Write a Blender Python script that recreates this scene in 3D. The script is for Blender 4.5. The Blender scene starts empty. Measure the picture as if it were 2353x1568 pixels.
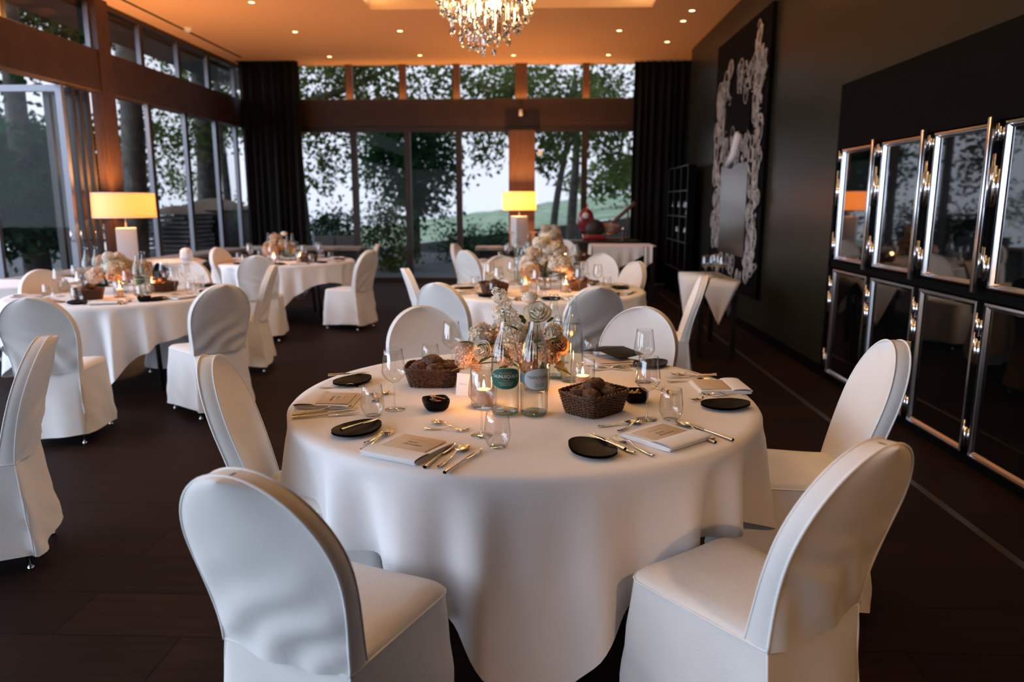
import bpy, bmesh, math, random
from math import sin, cos, pi, sqrt, atan2, radians as RAD
from mathutils import Vector, Matrix, noise as MN

S = bpy.context.scene
C = S.collection
# ---------------------------------------------------------------- camera
F_PX, CX, CY, CAM_H = 1700.0, 1176.5, 784.0, 1.5
PITCH = math.atan(317.0 / F_PX)
YAW = math.atan((1240.0 - CX) / F_PX * cos(PITCH))
FW = Vector((-sin(YAW) * cos(PITCH), cos(YAW) * cos(PITCH), -sin(PITCH)))
RT = Vector((cos(YAW), sin(YAW), 0.0))
UP = RT.cross(FW)
cam = bpy.data.cameras.new('camera')
cam.sensor_width = 36.0
cam.lens = F_PX / 2353.0 * 36.0
cam.clip_start, cam.clip_end = 0.05, 400
cam.dof.use_dof = True
cam.dof.focus_distance = 2.55
cam.dof.aperture_fstop = 2.2
co = bpy.data.objects.new('camera', cam)
C.objects.link(co)
M = Matrix((RT, UP, -FW)).transposed().to_4x4()
M.translation = (0, 0, CAM_H)
co.matrix_world = M
S.camera = co
S.view_settings.view_transform = 'Standard'
S.view_settings.look = 'None'
S.view_settings.gamma = 1.0
S.view_settings.exposure = EXPOSURE = 0.16
S.cycles.use_denoising = True
S.cycles.max_bounces = 10
S.cycles.diffuse_bounces = 4
S.cycles.glossy_bounces = 4
S.cycles.transmission_bounces = 10
S.cycles.transparent_max_bounces = 24
S.cycles.caustics_reflective = False
S.cycles.caustics_refractive = False
S.cycles.sample_clamp_indirect = 4.0

def _ray(px, py):
    return FW + RT * ((px - CX) / F_PX) - UP * ((py - CY) / F_PX)
def at(px, py, z=0.75):
    """point of the horizontal plane z seen at a pixel of the photograph"""
    r = _ray(px, py); t = (z - CAM_H) / r.z
    return Vector((r.x * t, r.y * t, z))
def aty(px, py, y):
    r = _ray(px, py); t = y / r.y
    return Vector((r.x * t, y, r.z * t + CAM_H))
def atx(px, py, x):
    r = _ray(px, py); t = x / r.x
    return Vector((x, r.y * t, r.z * t + CAM_H))

# ---------------------------------------------------------------- sky: dusk, brighter towards the afterglow in the west
W = bpy.data.worlds.new('dusk_sky'); S.world = W; W.use_nodes = True
nt = W.node_tree; nt.nodes.clear()
N = nt.nodes.new; L = nt.links.new
out = N('ShaderNodeOutputWorld'); bg = N('ShaderNodeBackground')
tc = N('ShaderNodeTexCoord')
sep = N('ShaderNodeSeparateXYZ'); L(tc.outputs['Generated'], sep.inputs[0])
ramp = N('ShaderNodeValToRGB')
mr = N('ShaderNodeMapRange'); mr.inputs[1].default_value = -0.1; mr.inputs[2].default_value = 0.9
L(sep.outputs['Z'], mr.inputs[0]); L(mr.outputs[0], ramp.inputs[0])
ramp.color_ramp.elements[0].color = (0.78, 0.85, 1.02, 1)
ramp.color_ramp.elements[1].color = (0.55, 0.70, 1.0, 1)
e = ramp.color_ramp.elements.new(0.25); e.color = (0.88, 0.92, 1.08, 1)
dot = N('ShaderNodeVectorMath'); dot.operation = 'DOT_PRODUCT'
dot.inputs[1].default_value = Vector((-0.92, -0.36, 0.18)).normalized()
L(tc.outputs['Generated'], dot.inputs[0])
glow = N('ShaderNodeMapRange'); glow.interpolation_type = 'SMOOTHSTEP'
glow.inputs[1].default_value = 0.48; glow.inputs[2].default_value = 1.0
glow.inputs[3].default_value = 0.0; glow.inputs[4].default_value = SKY_GLOW = 5.3
L(dot.outputs['Value'], glow.inputs[0])
gm = N('ShaderNodeMix'); gm.data_type = 'RGBA'; gm.blend_type = 'MULTIPLY'; gm.inputs[0].default_value = 1
L(glow.outputs[0], gm.inputs[6]); gm.inputs[7].default_value = (0.66, 0.80, 1.0, 1)
ad = N('ShaderNodeMix'); ad.data_type = 'RGBA'; ad.blend_type = 'ADD'; ad.inputs[0].default_value = 1
L(ramp.outputs[0], ad.inputs[6]); L(gm.outputs[2], ad.inputs[7])
L(ad.outputs[2], bg.inputs['Color']); bg.inputs['Strength'].default_value = 1.0
L(bg.outputs[0], out.inputs[0])

WARM = (1.0, 0.47, 0.19)
CEIL = 4.0
def lamp(name, kind, loc, energy, color=WARM, **kw):
    d = bpy.data.lights.new(name, kind); d.energy = energy; d.color = color
    for k, v in kw.items(): setattr(d, k, v)
    o = bpy.data.objects.new(name, d); C.objects.link(o); o.location = loc
    return o
# daylight of the open window front beside and behind the viewer
def portal(name, loc, rot, sx, sy):
    o = lamp(name, 'AREA', loc, 1.0, shape='RECTANGLE', size=sx, size_y=sy)
    o.rotation_euler = rot; o.data.cycles.is_portal = True
portal('window_portal', (-5.75, 3.2, 2.0), (0, -pi / 2, 0), 3.9, 12.6)
portal('window_portal', (-4.4, -3.75, 1.5), (pi / 2, 0, 0), 2.4, 2.9)
portal('window_portal', (-1.6, 14.5, 2.0), (-pi / 2, 0, 0), 6.4, 4.0)
# ---------------------------------------------------------------- helpers
random.seed(7)
def tag(o, label=None, cat=None, group=None, kind=None):
    if label: o['label'] = label
    if cat: o['category'] = cat
    if group: o['group'] = group
    if kind: o['kind'] = kind
    return o
def thing(name, label, cat, loc=(0, 0, 0), rz=0.0, group=None):
    o = bpy.data.objects.new(name, None); C.objects.link(o)
    o.empty_display_size = 0.05
    o.location = loc; o.rotation_euler = (0, 0, rz)
    return tag(o, label, cat, group)
def copy_tree(o, parent=None):
    c = o.copy(); C.objects.link(c)
    if parent is not None: c.parent = parent
    for ch in o.children: copy_tree(ch, c)
    return c
def dup(o, loc, rz, label, group=None, scale=None):
    c = copy_tree(o); c.location = loc; c.rotation_euler = (0, 0, rz); c['label'] = label
    if group: c['group'] = group
    if scale: c.scale = (scale, scale, scale)
    return c

class MB:
    """collects vertices and faces of ONE mesh"""
    def __init__(s): s.v = []; s.f = []
    def add(s, verts, faces, mtx=None):
        n = len(s.v)
        s.v += [tuple(mtx @ Vector(p)) if mtx is not None else tuple(p) for p in verts]
        s.f += [tuple(i + n for i in f) for f in faces]
        return s
    def box(s, x0, x1, y0, y1, z0, z1, mtx=None):
        v = [(x0, y0, z0), (x1, y0, z0), (x1, y1, z0), (x0, y1, z0), (x0, y0, z1), (x1, y0, z1), (x1, y1, z1), (x0, y1, z1)]
        return s.add(v, [(0, 3, 2, 1), (4, 5, 6, 7), (0, 1, 5, 4), (1, 2, 6, 5), (2, 3, 7, 6), (3, 0, 4, 7)], mtx)
    def rbox(s, x0, x1, y0, y1, z0, z1, b=0.004, mtx=None):
        """box with chamfered vertical and horizontal edges"""
        bm = bmesh.new(); bmesh.ops.create_cube(bm, size=1)
        for q in bm.verts:
            q.co = Vector(((x0 + x1) / 2 + q.co.x * (x1 - x0), (y0 + y1) / 2 + q.co.y * (y1 - y0), (z0 + z1) / 2 + q.co.z * (z1 - z0)))
        bmesh.ops.bevel(bm, geom=list(bm.edges), offset=b, segments=2, affect='EDGES', profile=0.5)
        bm.verts.index_update()
        s.add([q.co for q in bm.verts], [[q.index for q in f.verts] for f in bm.faces], mtx); bm.free(); return s
    def grid(s, fn, nu, nv, closeu=False, closev=False, mtx=None):
        vs = [fn(i / (nu if closeu else nu - 1), j / (nv if closev else nv - 1)) for j in range(nv) for i in range(nu)]
        fs = []
        for j in range(nv if closev else nv - 1):
            for i in range(nu if closeu else nu - 1):
                a = j * nu + i; b = j * nu + (i + 1) % nu
                c = ((j + 1) % nv) * nu + (i + 1) % nu; d = ((j + 1) % nv) * nu + i
                fs.append((a, b, c, d))
        return s.add(vs, fs, mtx)
    def lathe(s, prof, n=24, mtx=None, mod=None, caps=False):
        vs = []; fs = []
        for (r, z) in prof:
            for i in range(n):
                a = 2 * pi * i / n; rr = r + (mod(a, z) if mod else 0)
                vs.append((rr * cos(a), rr * sin(a), z))
        for j in range(len(prof) - 1):
            for i in range(n):
                k = (i + 1) % n
                fs.append((j * n + i, j * n + k, (j + 1) * n + k, (j + 1) * n + i))
        if caps:
            fs.append(tuple(reversed(range(n)))); fs.append(tuple((len(prof) - 1) * n + i for i in range(n)))
        return s.add(vs, fs, mtx)
    def tube(s, pts, r, n=8, closed=False, mtx=None, caps=True):
        pts = [Vector(p) for p in pts]; m = len(pts); vs = []; fs = []
        up = None
        for i, p in enumerate(pts):
            a = pts[(i - 1) % m] if (closed or i > 0) else p
            b = pts[(i + 1) % m] if (closed or i < m - 1) else p
            t = (b - a); t = t.normalized() if t.length > 1e-9 else Vector((0, 0, 1))
            if up is None:
                up = Vector((0, 0, 1)) if abs(t.z) < 0.9 else Vector((1, 0, 0))
            x = up.cross(t)
            if x.length < 1e-6: x = Vector((1, 0, 0)).cross(t)
            x.normalize(); y = t.cross(x); up = y
            rr = r(i / max(1, m - 1)) if callable(r) else r
            for k in range(n):
                q = 2 * pi * k / n
                vs.append(p + x * (rr * cos(q)) + y * (rr * sin(q)))
        for i in range(m if closed else m - 1):
            j = (i + 1) % m
            for k in range(n):
                l = (k + 1) % n
                fs.append((i * n + k, i * n + l, j * n + l, j * n + k))
        if caps and not closed:
            fs.append(tuple(reversed(range(n)))); fs.append(tuple((m - 1) * n + k for k in range(n)))
        return s.add(vs, fs, mtx)
    def sphere(s, c, r, nu=12, nv=8, sq=(1, 1, 1), bump=0.0, seed=0):
        def fn(u, v):
            a = 2 * pi * u; b = pi * (v - 0.5)
            d = Vector((cos(a) * cos(b), sin(a) * cos(b), sin(b)))
            k = 1 + (bump * MN.noise(d * 2.2 + Vector((seed * 7.3, 1.7, 0))) if bump else 0)
            return (c[0] + d.x * r * sq[0] * k, c[1] + d.y * r * sq[1] * k, c[2] + d.z * r * sq[2] * k)
        return s.grid(fn, nu, nv, closeu=True)
    def mesh(s, name, mat, smooth=True, angle=None):
        me = bpy.data.meshes.new(name); me.from_pydata([tuple(p) for p in s.v], [], s.f)
        me.materials.append(mat)
        if smooth:
            me.polygons.foreach_set('use_smooth', [True] * len(me.polygons))
            if angle:
                me.set_sharp_from_angle(angle=RAD(angle))
        me.update(); return me
    def obj(s, name, mat, parent=None, smooth=True, angle=None, kind=None, label=None):
        o = bpy.data.objects.new(name, s.mesh(name, mat, smooth, angle)); C.objects.link(o)
        if parent is not None: o.parent = parent
        return tag(o, label=label, kind=kind)
def struct(name, mb, mat, smooth=False, parent=None):
    o = mb.obj(name, mat, parent, smooth)
    if parent is None: o['kind'] = 'structure'
    return o
def T(x=0, y=0, z=0, rz=0, rx=0, ry=0, s=1):
    return Matrix.Translation((x, y, z)) @ Matrix.Rotation(rz, 4, 'Z') @ Matrix.Rotation(ry, 4, 'Y') @ Matrix.Rotation(rx, 4, 'X') @ Matrix.Scale(s, 4)

def text_tris(body, size, shear=0.0, align='CENTER'):
    cu = bpy.data.curves.new('lettering', 'FONT'); cu.body = body; cu.size = size; cu.shear = shear
    cu.align_x = align; cu.align_y = 'CENTER'; cu.resolution_u = 3
    ob = bpy.data.objects.new('lettering', cu); C.objects.link(ob)
    bpy.context.view_layer.update()
    ev = ob.evaluated_get(bpy.context.evaluated_depsgraph_get()); me = ev.to_mesh()
    vs = [tuple(v.co) for v in me.vertices]; fs = [tuple(p.vertices) for p in me.polygons]
    ev.to_mesh_clear(); bpy.data.objects.remove(ob); bpy.data.curves.remove(cu)
    return vs, fs

# ---------------------------------------------------------------- materials
def newmat(name):
    m = bpy.data.materials.new(name); m.use_nodes = True
    t = m.node_tree; t.nodes.clear()
    o = t.nodes.new('ShaderNodeOutputMaterial')
    return m, t, o
def pbr(name, col, rough=0.5, metal=0.0, var=0.0, vscale=8.0, bump=0.0, bscale=60.0, spec=0.5, coat=0.0, sheen=0.0, stretch=None, col2=None):
    m, t, o = newmat(name)
    b = t.nodes.new('ShaderNodeBsdfPrincipled'); t.links.new(b.outputs[0], o.inputs[0])
    b.inputs['Base Color'].default_value = (*col, 1); b.inputs['Roughness'].default_value = rough
    b.inputs['Metallic'].default_value = metal; b.inputs['Specular IOR Level'].default_value = spec
    b.inputs['Coat Weight'].default_value = coat; b.inputs['Sheen Weight'].default_value = sheen
    tc = t.nodes.new('ShaderNodeTexCoord'); vec = tc.outputs['Object']
    if stretch:
        mp = t.nodes.new('ShaderNodeMapping'); mp.inputs['Scale'].default_value = stretch
        t.links.new(vec, mp.inputs[0]); vec = mp.outputs[0]
    if var or col2:
        n = t.nodes.new('ShaderNodeTexNoise'); n.inputs['Scale'].default_value = vscale; n.inputs['Detail'].default_value = 4
        t.links.new(vec, n.inputs['Vector'])
        r = t.nodes.new('ShaderNodeValToRGB'); t.links.new(n.outputs[0], r.inputs[0])
        c2 = col2 if col2 else tuple(min(1, c * (1 + var)) for c in col)
        c1 = col if col2 else tuple(c * (1 - var) for c in col)
        r.color_ramp.elements[0].color = (*c1, 1); r.color_ramp.elements[0].position = 0.35
        r.color_ramp.elements[1].color = (*c2, 1); r.color_ramp.elements[1].position = 0.65
        t.links.new(r.outputs[0], b.inputs['Base Color'])
    if bump:
        n2 = t.nodes.new('ShaderNodeTexNoise'); n2.inputs['Scale'].default_value = bscale; n2.inputs['Detail'].default_value = 3
        t.links.new(vec, n2.inputs['Vector'])
        bp = t.nodes.new('ShaderNodeBump'); bp.inputs['Strength'].default_value = bump; bp.inputs['Distance'].default_value = 0.01
        t.links.new(n2.outputs[0], bp.inputs['Height']); t.links.new(bp.outputs[0], b.inputs['Normal'])
    return m
def emis(name, col, st):
    m, t, o = newmat(name); b = t.nodes.new('ShaderNodeEmission'); b.inputs[0].default_value = (*col, 1); b.inputs[1].default_value = st
    t.links.new(b.outputs[0], o.inputs[0]); return m
def thin_glass(name, tint=(1, 1, 1), ior=1.45, rough=0.0, extra=0.0, k0=2.6):
    """thin-walled glass: what is not mirrored passes straight through"""
    m, t, o = newmat(name)
    f0 = ((ior - 1) / (ior + 1)) ** 2
    ge = t.nodes.new('ShaderNodeNewGeometry'); dp = t.nodes.new('ShaderNodeVectorMath'); dp.operation = 'DOT_PRODUCT'
    t.links.new(ge.outputs['Normal'], dp.inputs[0]); t.links.new(ge.outputs['Incoming'], dp.inputs[1])
    def mth(op, a, b):
        n = t.nodes.new('ShaderNodeMath'); n.operation = op
        for i, q in enumerate((a, b)):
            if q is None: continue
            if isinstance(q, (int, float)): n.inputs[i].default_value = q
            else: t.links.new(q, n.inputs[i])
        return n.outputs[0]
    om = mth('SUBTRACT', 1.0, mth('ABSOLUTE', dp.outputs['Value'], None))
    frv = mth('ADD', mth('MULTIPLY', mth('POWER', om, 5.0), 1 - f0), f0 * k0)
    edge = mth('MULTIPLY', mth('POWER', om, 3.5), 0.75)
    tm = t.nodes.new('ShaderNodeMix'); tm.data_type = 'RGBA'; t.links.new(edge, tm.inputs[0])
    tm.inputs[6].default_value = (*tint, 1); tm.inputs[7].default_value = (*[c * 0.35 for c in tint], 1)
    tr = t.nodes.new('ShaderNodeBsdfTransparent'); t.links.new(tm.outputs[2], tr.inputs[0])
    gl = t.nodes.new('ShaderNodeBsdfGlossy'); gl.inputs['Roughness'].default_value = rough
    mx = t.nodes.new('ShaderNodeMixShader')
    if extra:
        ma = t.nodes.new('ShaderNodeMath'); ma.operation = 'ADD'; ma.use_clamp = True; ma.inputs[1].default_value = extra
        t.links.new(frv, ma.inputs[0]); t.links.new(ma.outputs[0], mx.inputs[0])
    else: t.links.new(frv, mx.inputs[0])
    t.links.new(tr.outputs[0], mx.inputs[1]); t.links.new(gl.outputs[0], mx.inputs[2]); t.links.new(mx.outputs[0], o.inputs[0])
    return m
def solid_glass(name, col=(1, 1, 1), ior=1.45, rough=0.0):
    m, t, o = newmat(name); b = t.nodes.new('ShaderNodeBsdfGlass'); b.inputs['Color'].default_value = (*col, 1)
    b.inputs['IOR'].default_value = ior; b.inputs['Roughness'].default_value = rough
    t.links.new(b.outputs[0], o.inputs[0]); return m
def translucent(name, col, mix=0.4, tcol=None, rough=0.8, var=0.0, vscale=3.0, emit=0.0, ecol=(1, .6, .25)):
    m, t, o = newmat(name)
    d = t.nodes.new('ShaderNodeBsdfDiffuse'); tr = t.nodes.new('ShaderNodeBsdfTranslucent'); mx = t.nodes.new('ShaderNodeMixShader')
    d.inputs[0].default_value = (*col, 1); tr.inputs[0].default_value = (*(tcol or col), 1); mx.inputs[0].default_value = mix
    if var:
        tc = t.nodes.new('ShaderNodeTexCoord'); n = t.nodes.new('ShaderNodeTexNoise'); n.inputs['Scale'].default_value = vscale
        t.links.new(tc.outputs['Object'], n.inputs['Vector'])
        for nd, c in ((d, col), (tr, tcol or col)):
            r = t.nodes.new('ShaderNodeValToRGB'); t.links.new(n.outputs[0], r.inputs[0])
            r.color_ramp.elements[0].position = 0.3; r.color_ramp.elements[1].position = 0.7
            r.color_ramp.elements[0].color = (*[x * (1 - var) for x in c], 1); r.color_ramp.elements[1].color = (*[min(1, x * (1 + var)) for x in c], 1)
            t.links.new(r.outputs[0], nd.inputs[0])
    t.links.new(d.outputs[0], mx.inputs[1]); t.links.new(tr.outputs[0], mx.inputs[2]); last = mx.outputs[0]
    if emit:
        e = t.nodes.new('ShaderNodeEmission'); e.inputs[0].default_value = (*ecol, 1); e.inputs[1].default_value = emit
        ad = t.nodes.new('ShaderNodeAddShader'); t.links.new(last, ad.inputs[0]); t.links.new(e.outputs[0], ad.inputs[1]); last = ad.outputs[0]
    t.links.new(last, o.inputs[0]); return m

m_linen = pbr('white_linen', (0.84, 0.83, 0.83), 0.85, bump=0.12, bscale=350, spec=0.2, sheen=0.15)
m_cover = pbr('chair_cover_cotton', (0.80, 0.78, 0.75), 0.85, bump=0.15, bscale=240, spec=0.2, sheen=0.15, var=0.03, vscale=5)
m_piping = pbr('cotton_piping', (0.88, 0.87, 0.85), 0.8, spec=0.2)
m_chrome = pbr('chrome', (0.75, 0.75, 0.76), 0.16, 1.0)
m_steel = pbr('polished_cutlery_steel', (0.80, 0.70, 0.56), 0.17, 1.0)  # steel tinted warm: some of the lamp light is put into its colour
m_black_cer = pbr('black_stoneware', (0.005, 0.0045, 0.0045), 0.45, var=0.4, vscale=30, bump=0.1, bscale=150, spec=0.07)
m_glass = thin_glass('drinking_glass', (0.975, 0.975, 0.975), 1.5, k0=3.4)
m_bottle = thin_glass('pale_green_bottle_glass', (0.93, 0.965, 0.935), 1.5)
m_botbase = thin_glass('bottle_foot_glass', (0.62, 0.74, 0.58), 1.5)
m_water = thin_glass('water', (0.97, 0.975, 0.965), 1.2)
m_wicker = pbr('brown_willow', (0.045, 0.018, 0.008), 0.55, col2=(0.15, 0.062, 0.026), vscale=90)
m_bread = pbr('dark_crust', (0.040, 0.012, 0.007), 0.55, col2=(0.13, 0.045, 0.020), vscale=35, bump=0.5, bscale=90)
m_wax = translucent('candle_wax', (0.86, 0.80, 0.70), 0.5, (0.95, 0.62, 0.30))
m_flame = emis('flame', (1.0, 0.60, 0.22), 60.0)
m_wick = pbr('wick', (0.02, 0.015, 0.01), 0.9)
m_paper = pbr('cream_card', (0.60, 0.47, 0.35), 0.7, var=0.05, vscale=20)
m_whitepaper = pbr('white_card', (0.85, 0.85, 0.85), 0.7)
m_ink = pbr('sepia_ink', (0.05, 0.03, 0.02), 0.7)
m_gold_ink = pbr('faint_gold_ink', (0.33, 0.22, 0.13), 0.6)
m_butter = pbr('butter', (0.80, 0.62, 0.30), 0.45, var=0.1, vscale=40)
m_chip = pbr('crispbread', (0.50, 0.24, 0.09), 0.7, var=0.3, vscale=60)
m_ceil = pbr('warm_lit_ceiling_paint', (0.90, 0.55, 0.32), 0.8)  # white ceiling, with the warm lamp glow put into its colour
m_tray = pbr('dimmed_cream_paint', (0.26, 0.31, 0.28), 0.8)  # cream tray, darkened and greened to offset the orange lamp light
m_wall = pbr('olive_lacquered_wall', (0.017, 0.018, 0.012), 0.30, bump=0.03, bscale=30, spec=0.15)
m_blackpanel = pbr('matt_black_panel', (0.0032, 0.0033, 0.0036), 0.6, spec=0.03)
m_gloss_black = pbr('black_glass', (0.0015, 0.0018, 0.002), 0.025, spec=0.6)
m_gloss_black.node_tree.nodes['Principled BSDF'].inputs['IOR'].default_value = 2.0
m_timber = pbr('stained_timber', (0.075, 0.030, 0.014), 0.5, col2=(0.13, 0.056, 0.027), vscale=7, stretch=(9, 9, 0.6))
m_post = pbr('darkened_timber', (0.034, 0.014, 0.007), 0.5, col2=(0.06, 0.026, 0.012), vscale=7, stretch=(9, 9, 0.6))  # column timber darkened to offset light spilling onto the post
m_beam = pbr('dark_timber_beam', (0.034, 0.016, 0.010), 0.55, var=0.2, vscale=4)
m_frame = pbr('dark_window_frame', (0.018, 0.012, 0.009), 0.45)
m_alu = pbr('grey_aluminium', (0.20, 0.20, 0.225), 0.4, 0.6)
m_pane = thin_glass('window_pane', (0.95, 0.97, 0.965), 1.5, k0=0.35)
m_curtain = pbr('black_velvet', (0.006, 0.007, 0.007), 0.9, spec=0.2)
m_blackwood = pbr('black_wood', (0.010, 0.009, 0.009), 0.4)
m_floor_edge = pbr('floor_strip', (0.032, 0.026, 0.022), 0.4)
m_leaf = translucent('foliage', (0.034, 0.052, 0.020), 0.45, (0.11, 0.13, 0.03), var=0.5, vscale=1.2)
m_leaf_dark = translucent('dark_foliage', (0.014, 0.040, 0.020), 0.35, (0.03, 0.075, 0.02), var=0.5, vscale=1.2)
m_bark = pbr('bark', (0.055, 0.045, 0.036), 0.9, var=0.4, vscale=6, bump=0.6, bscale=14)
m_field = pbr('vineyard_green', (0.085, 0.135, 0.070), 0.95, col2=(0.24, 0.285, 0.17), vscale=1.3)
m_earth = pbr('terrace_paving', (0.045, 0.042, 0.040), 0.8, var=0.3, vscale=2)
def _floor():
    m = pbr('dark_oak_boards', (0.04, 0.025, 0.018), 0.6, bump=0.05, bscale=40, spec=0.08)
    t = m.node_tree; b = [n for n in t.nodes if n.type == 'BSDF_PRINCIPLED'][0]
    tc = [n for n in t.nodes if n.type == 'TEX_COORD'][0]
    br = t.nodes.new('ShaderNodeTexBrick'); br.inputs['Scale'].default_value = 1.0
    br.inputs['Brick Width'].default_value = 1.25; br.inputs['Row Height'].default_value = 0.29
    br.inputs['Mortar Size'].default_value = 0.004; br.inputs['Bias'].default_value = 0.0
    br.inputs['Color1'].default_value = (0.020, 0.0090, 0.0057, 1); br.inputs['Color2'].default_value = (0.0115, 0.0054, 0.0036, 1)
    br.inputs['Mortar'].default_value = (0.004, 0.003, 0.002, 1); br.offset = 0.37
    t.links.new(tc.outputs['Object'], br.inputs['Vector'])
    n = t.nodes.new('ShaderNodeTexNoise'); n.inputs['Scale'].default_value = 6
    mp = t.nodes.new('ShaderNodeMapping'); mp.inputs['Scale'].default_value = (0.5, 5, 1)
    t.links.new(tc.outputs['Object'], mp.inputs[0]); t.links.new(mp.outputs[0], n.inputs['Vector'])
    mx = t.nodes.new('ShaderNodeMix'); mx.data_type = 'RGBA'; mx.blend_type = 'OVERLAY'; mx.inputs[0].default_value = 0.6
    t.links.new(br.outputs[0], mx.inputs[6]); t.links.new(n.outputs[0], mx.inputs[7])
    t.links.new(mx.outputs[2], b.inputs['Base Color'])
    return m
m_floor = _floor()
# ================================================================ room shell
XL, XR, YB, YF = -5.6, 2.5, 14.2, -3.6
struct('floor', MB().box(XL - 0.05, 4.2, YF, YB + 0.1, -0.08, 0.0), m_floor)
# ceiling with a lowered rim and a toned-down tray around the chandelier
ta, tb = at(850, 22, CEIL), at(1495, 22, CEIL)
TX0, TX1, TY1, TY0 = ta.x, tb.x, ta.y, 2.2
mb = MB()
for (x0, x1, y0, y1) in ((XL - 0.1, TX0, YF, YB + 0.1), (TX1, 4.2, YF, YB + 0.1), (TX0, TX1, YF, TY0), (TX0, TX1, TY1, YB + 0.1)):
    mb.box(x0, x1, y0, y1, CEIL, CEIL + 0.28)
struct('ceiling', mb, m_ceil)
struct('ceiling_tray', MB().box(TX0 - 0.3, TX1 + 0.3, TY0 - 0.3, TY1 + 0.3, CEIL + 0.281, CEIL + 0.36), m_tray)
mb = MB()
for k, (x0, x1, y0, y1) in enumerate(((-5.24, -5.20, 1.5, 13.4),)):
    mb.box(x0, x1, y0, y1, CEIL - 0.006, CEIL + 0.001)
struct('trim_1', mb, m_blackpanel)
# right wall: panelled wall end, wall over the cabinets, niche behind them
CAB_Y1 = 6.50
mb = MB()
mb.box(XR, XR + 0.5, CAB_Y1, 13.0, 0, CEIL)
mb.box(XR, XR + 0.5, YF, CAB_Y1, 2.46, CEIL)
mb.box(XR + 0.72, XR + 0.8, YF, CAB_Y1, 0, 2.46)
mb.box(4.1, 4.2, 13.0, YB + 0.1, 0, CEIL)
mb.box(3.0, 4.2, 12.95, 13.0, 0, CEIL)
struct('wall_right', mb, m_wall)
struct('baseboard_right', MB().box(XR - 0.015, XR - 0.001, CAB_Y1, 13.0, 0, 0.09), m_blackpanel)
struct('wall_rear', MB().box(-3.2, XR + 0.8, YF - 0.1, YF, 0, CEIL).box(XL, -3.2, YF - 0.1, YF, 2.9, CEIL), m_wall)
struct('trim_2', MB().box(2.02, 2.06, -1.0, 12.6, 0.0, 0.004), m_floor_edge)

# left glass front
LOW_TOP, UP_BOT, UP_TOP = 2.88, 3.375, 3.93
mb = MB()
mb.box(XL - 0.12, XL + 0.10, YF, YB, LOW_TOP, UP_BOT)
struct('wall_left', mb, m_beam)
struct('trim_3', MB().box(XL - 0.1, XL + 0.04, YF, YB, UP_TOP, CEIL), m_frame)
struct('trim_4', MB().box(XL - 0.1, XL + 0.02, 9.9, YB, 0.0, 0.07), m_frame)
low_l = [9.80, 10.75, 11.87, 12.98, 13.84]
up_l = [4.6, 5.7, 6.8, 7.93, 9.50, 10.69, 11.79, 12.83, 13.92]
mb = MB(); mg = MB()
for y in low_l[1:]:
    mb.box(XL - 0.035, XL + 0.035, y, y + 0.07, 0, LOW_TOP); mg.box(XL - 0.03, XL + 0.03, y - 0.022, y, 0, LOW_TOP)
for y in up_l:
    mb.box(XL - 0.035, XL + 0.035, y, y + 0.07, UP_BOT, UP_TOP); mg.box(XL - 0.03, XL + 0.03, y - 0.022, y, UP_BOT, UP_TOP)
struct('trim_5', mb, m_frame); struct('trim_6', mg, m_alu)  # pale strips stand in for the lit near edges of the mullions
struct('column_left', MB().box(XL - 0.04, XL + 0.115, 9.50, 9.78, 0, CEIL), m_post)
struct('roof_overhang', MB().box(-6.45, XL - 0.12, 7.4, 16.5, 3.88, 4.0), m_beam)
def sheet(x0, x1, y0, y1, z0, z1):
    if x1 - x0 < y1 - y0:
        x = (x0 + x1) / 2; v = [(x, y0, z0), (x, y1, z0), (x, y1, z1), (x, y0, z1)]
    else:
        y = (y0 + y1) / 2; v = [(x0, y, z0), (x1, y, z0), (x1, y, z1), (x0, y, z1)]
    return MB().add(v, [(0, 1, 2, 3)])
nw = 0
def window(poly_box):
    global nw
    nw += 1
    return struct('window_%d' % nw, sheet(*poly_box), m_pane)
for a, b in zip(low_l[:-1], low_l[1:]): window((XL - 0.006, XL + 0.006, a, b - 0.022, 0.07, LOW_TOP))
for a, b in zip(up_l[:-1], up_l[1:]): window((XL - 0.006, XL + 0.006, a + 0.07, b - 0.022, UP_BOT, UP_TOP))
# folded-open glass doors
def door(n, x0, x1, y, grey):
    h = 2.86; w = 0.075
    f = MB()
    f.box(x0, x1, y - 0.03, y + 0.03, h - w, h); f.box(x0, x1, y - 0.03, y + 0.03, 0.02, 0.10)
    f.box(x0, x0 + w, y - 0.03, y + 0.03, 0.1, h - w); f.box(x1 - w, x1, y - 0.03, y + 0.03, 0.1, h - w)
    d = struct('door_%d' % n, f, m_alu if grey else m_frame)
    p = sheet(x0 + w, x1 - w, y - 0.005, y + 0.005, 0.1, h - w).obj('pane', m_pane, d, False)
    hd = MB().tube([(x1 - 0.04, y - 0.032, 1.05), (x1 - 0.04, y - 0.07, 1.05), (x1 - 0.04, y - 0.07, 1.17)], 0.008).obj('door_handle', m_chrome, d)
    return d
door(1, -6.62, XL + 0.01, 8.85, True)
door(2, -5.93, XL + 0.03, 9.02, False)
door(3, -5.93, XL + 0.03, 9.16, False)
door(4, -5.93, XL + 0.03, 9.32, False)

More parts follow.
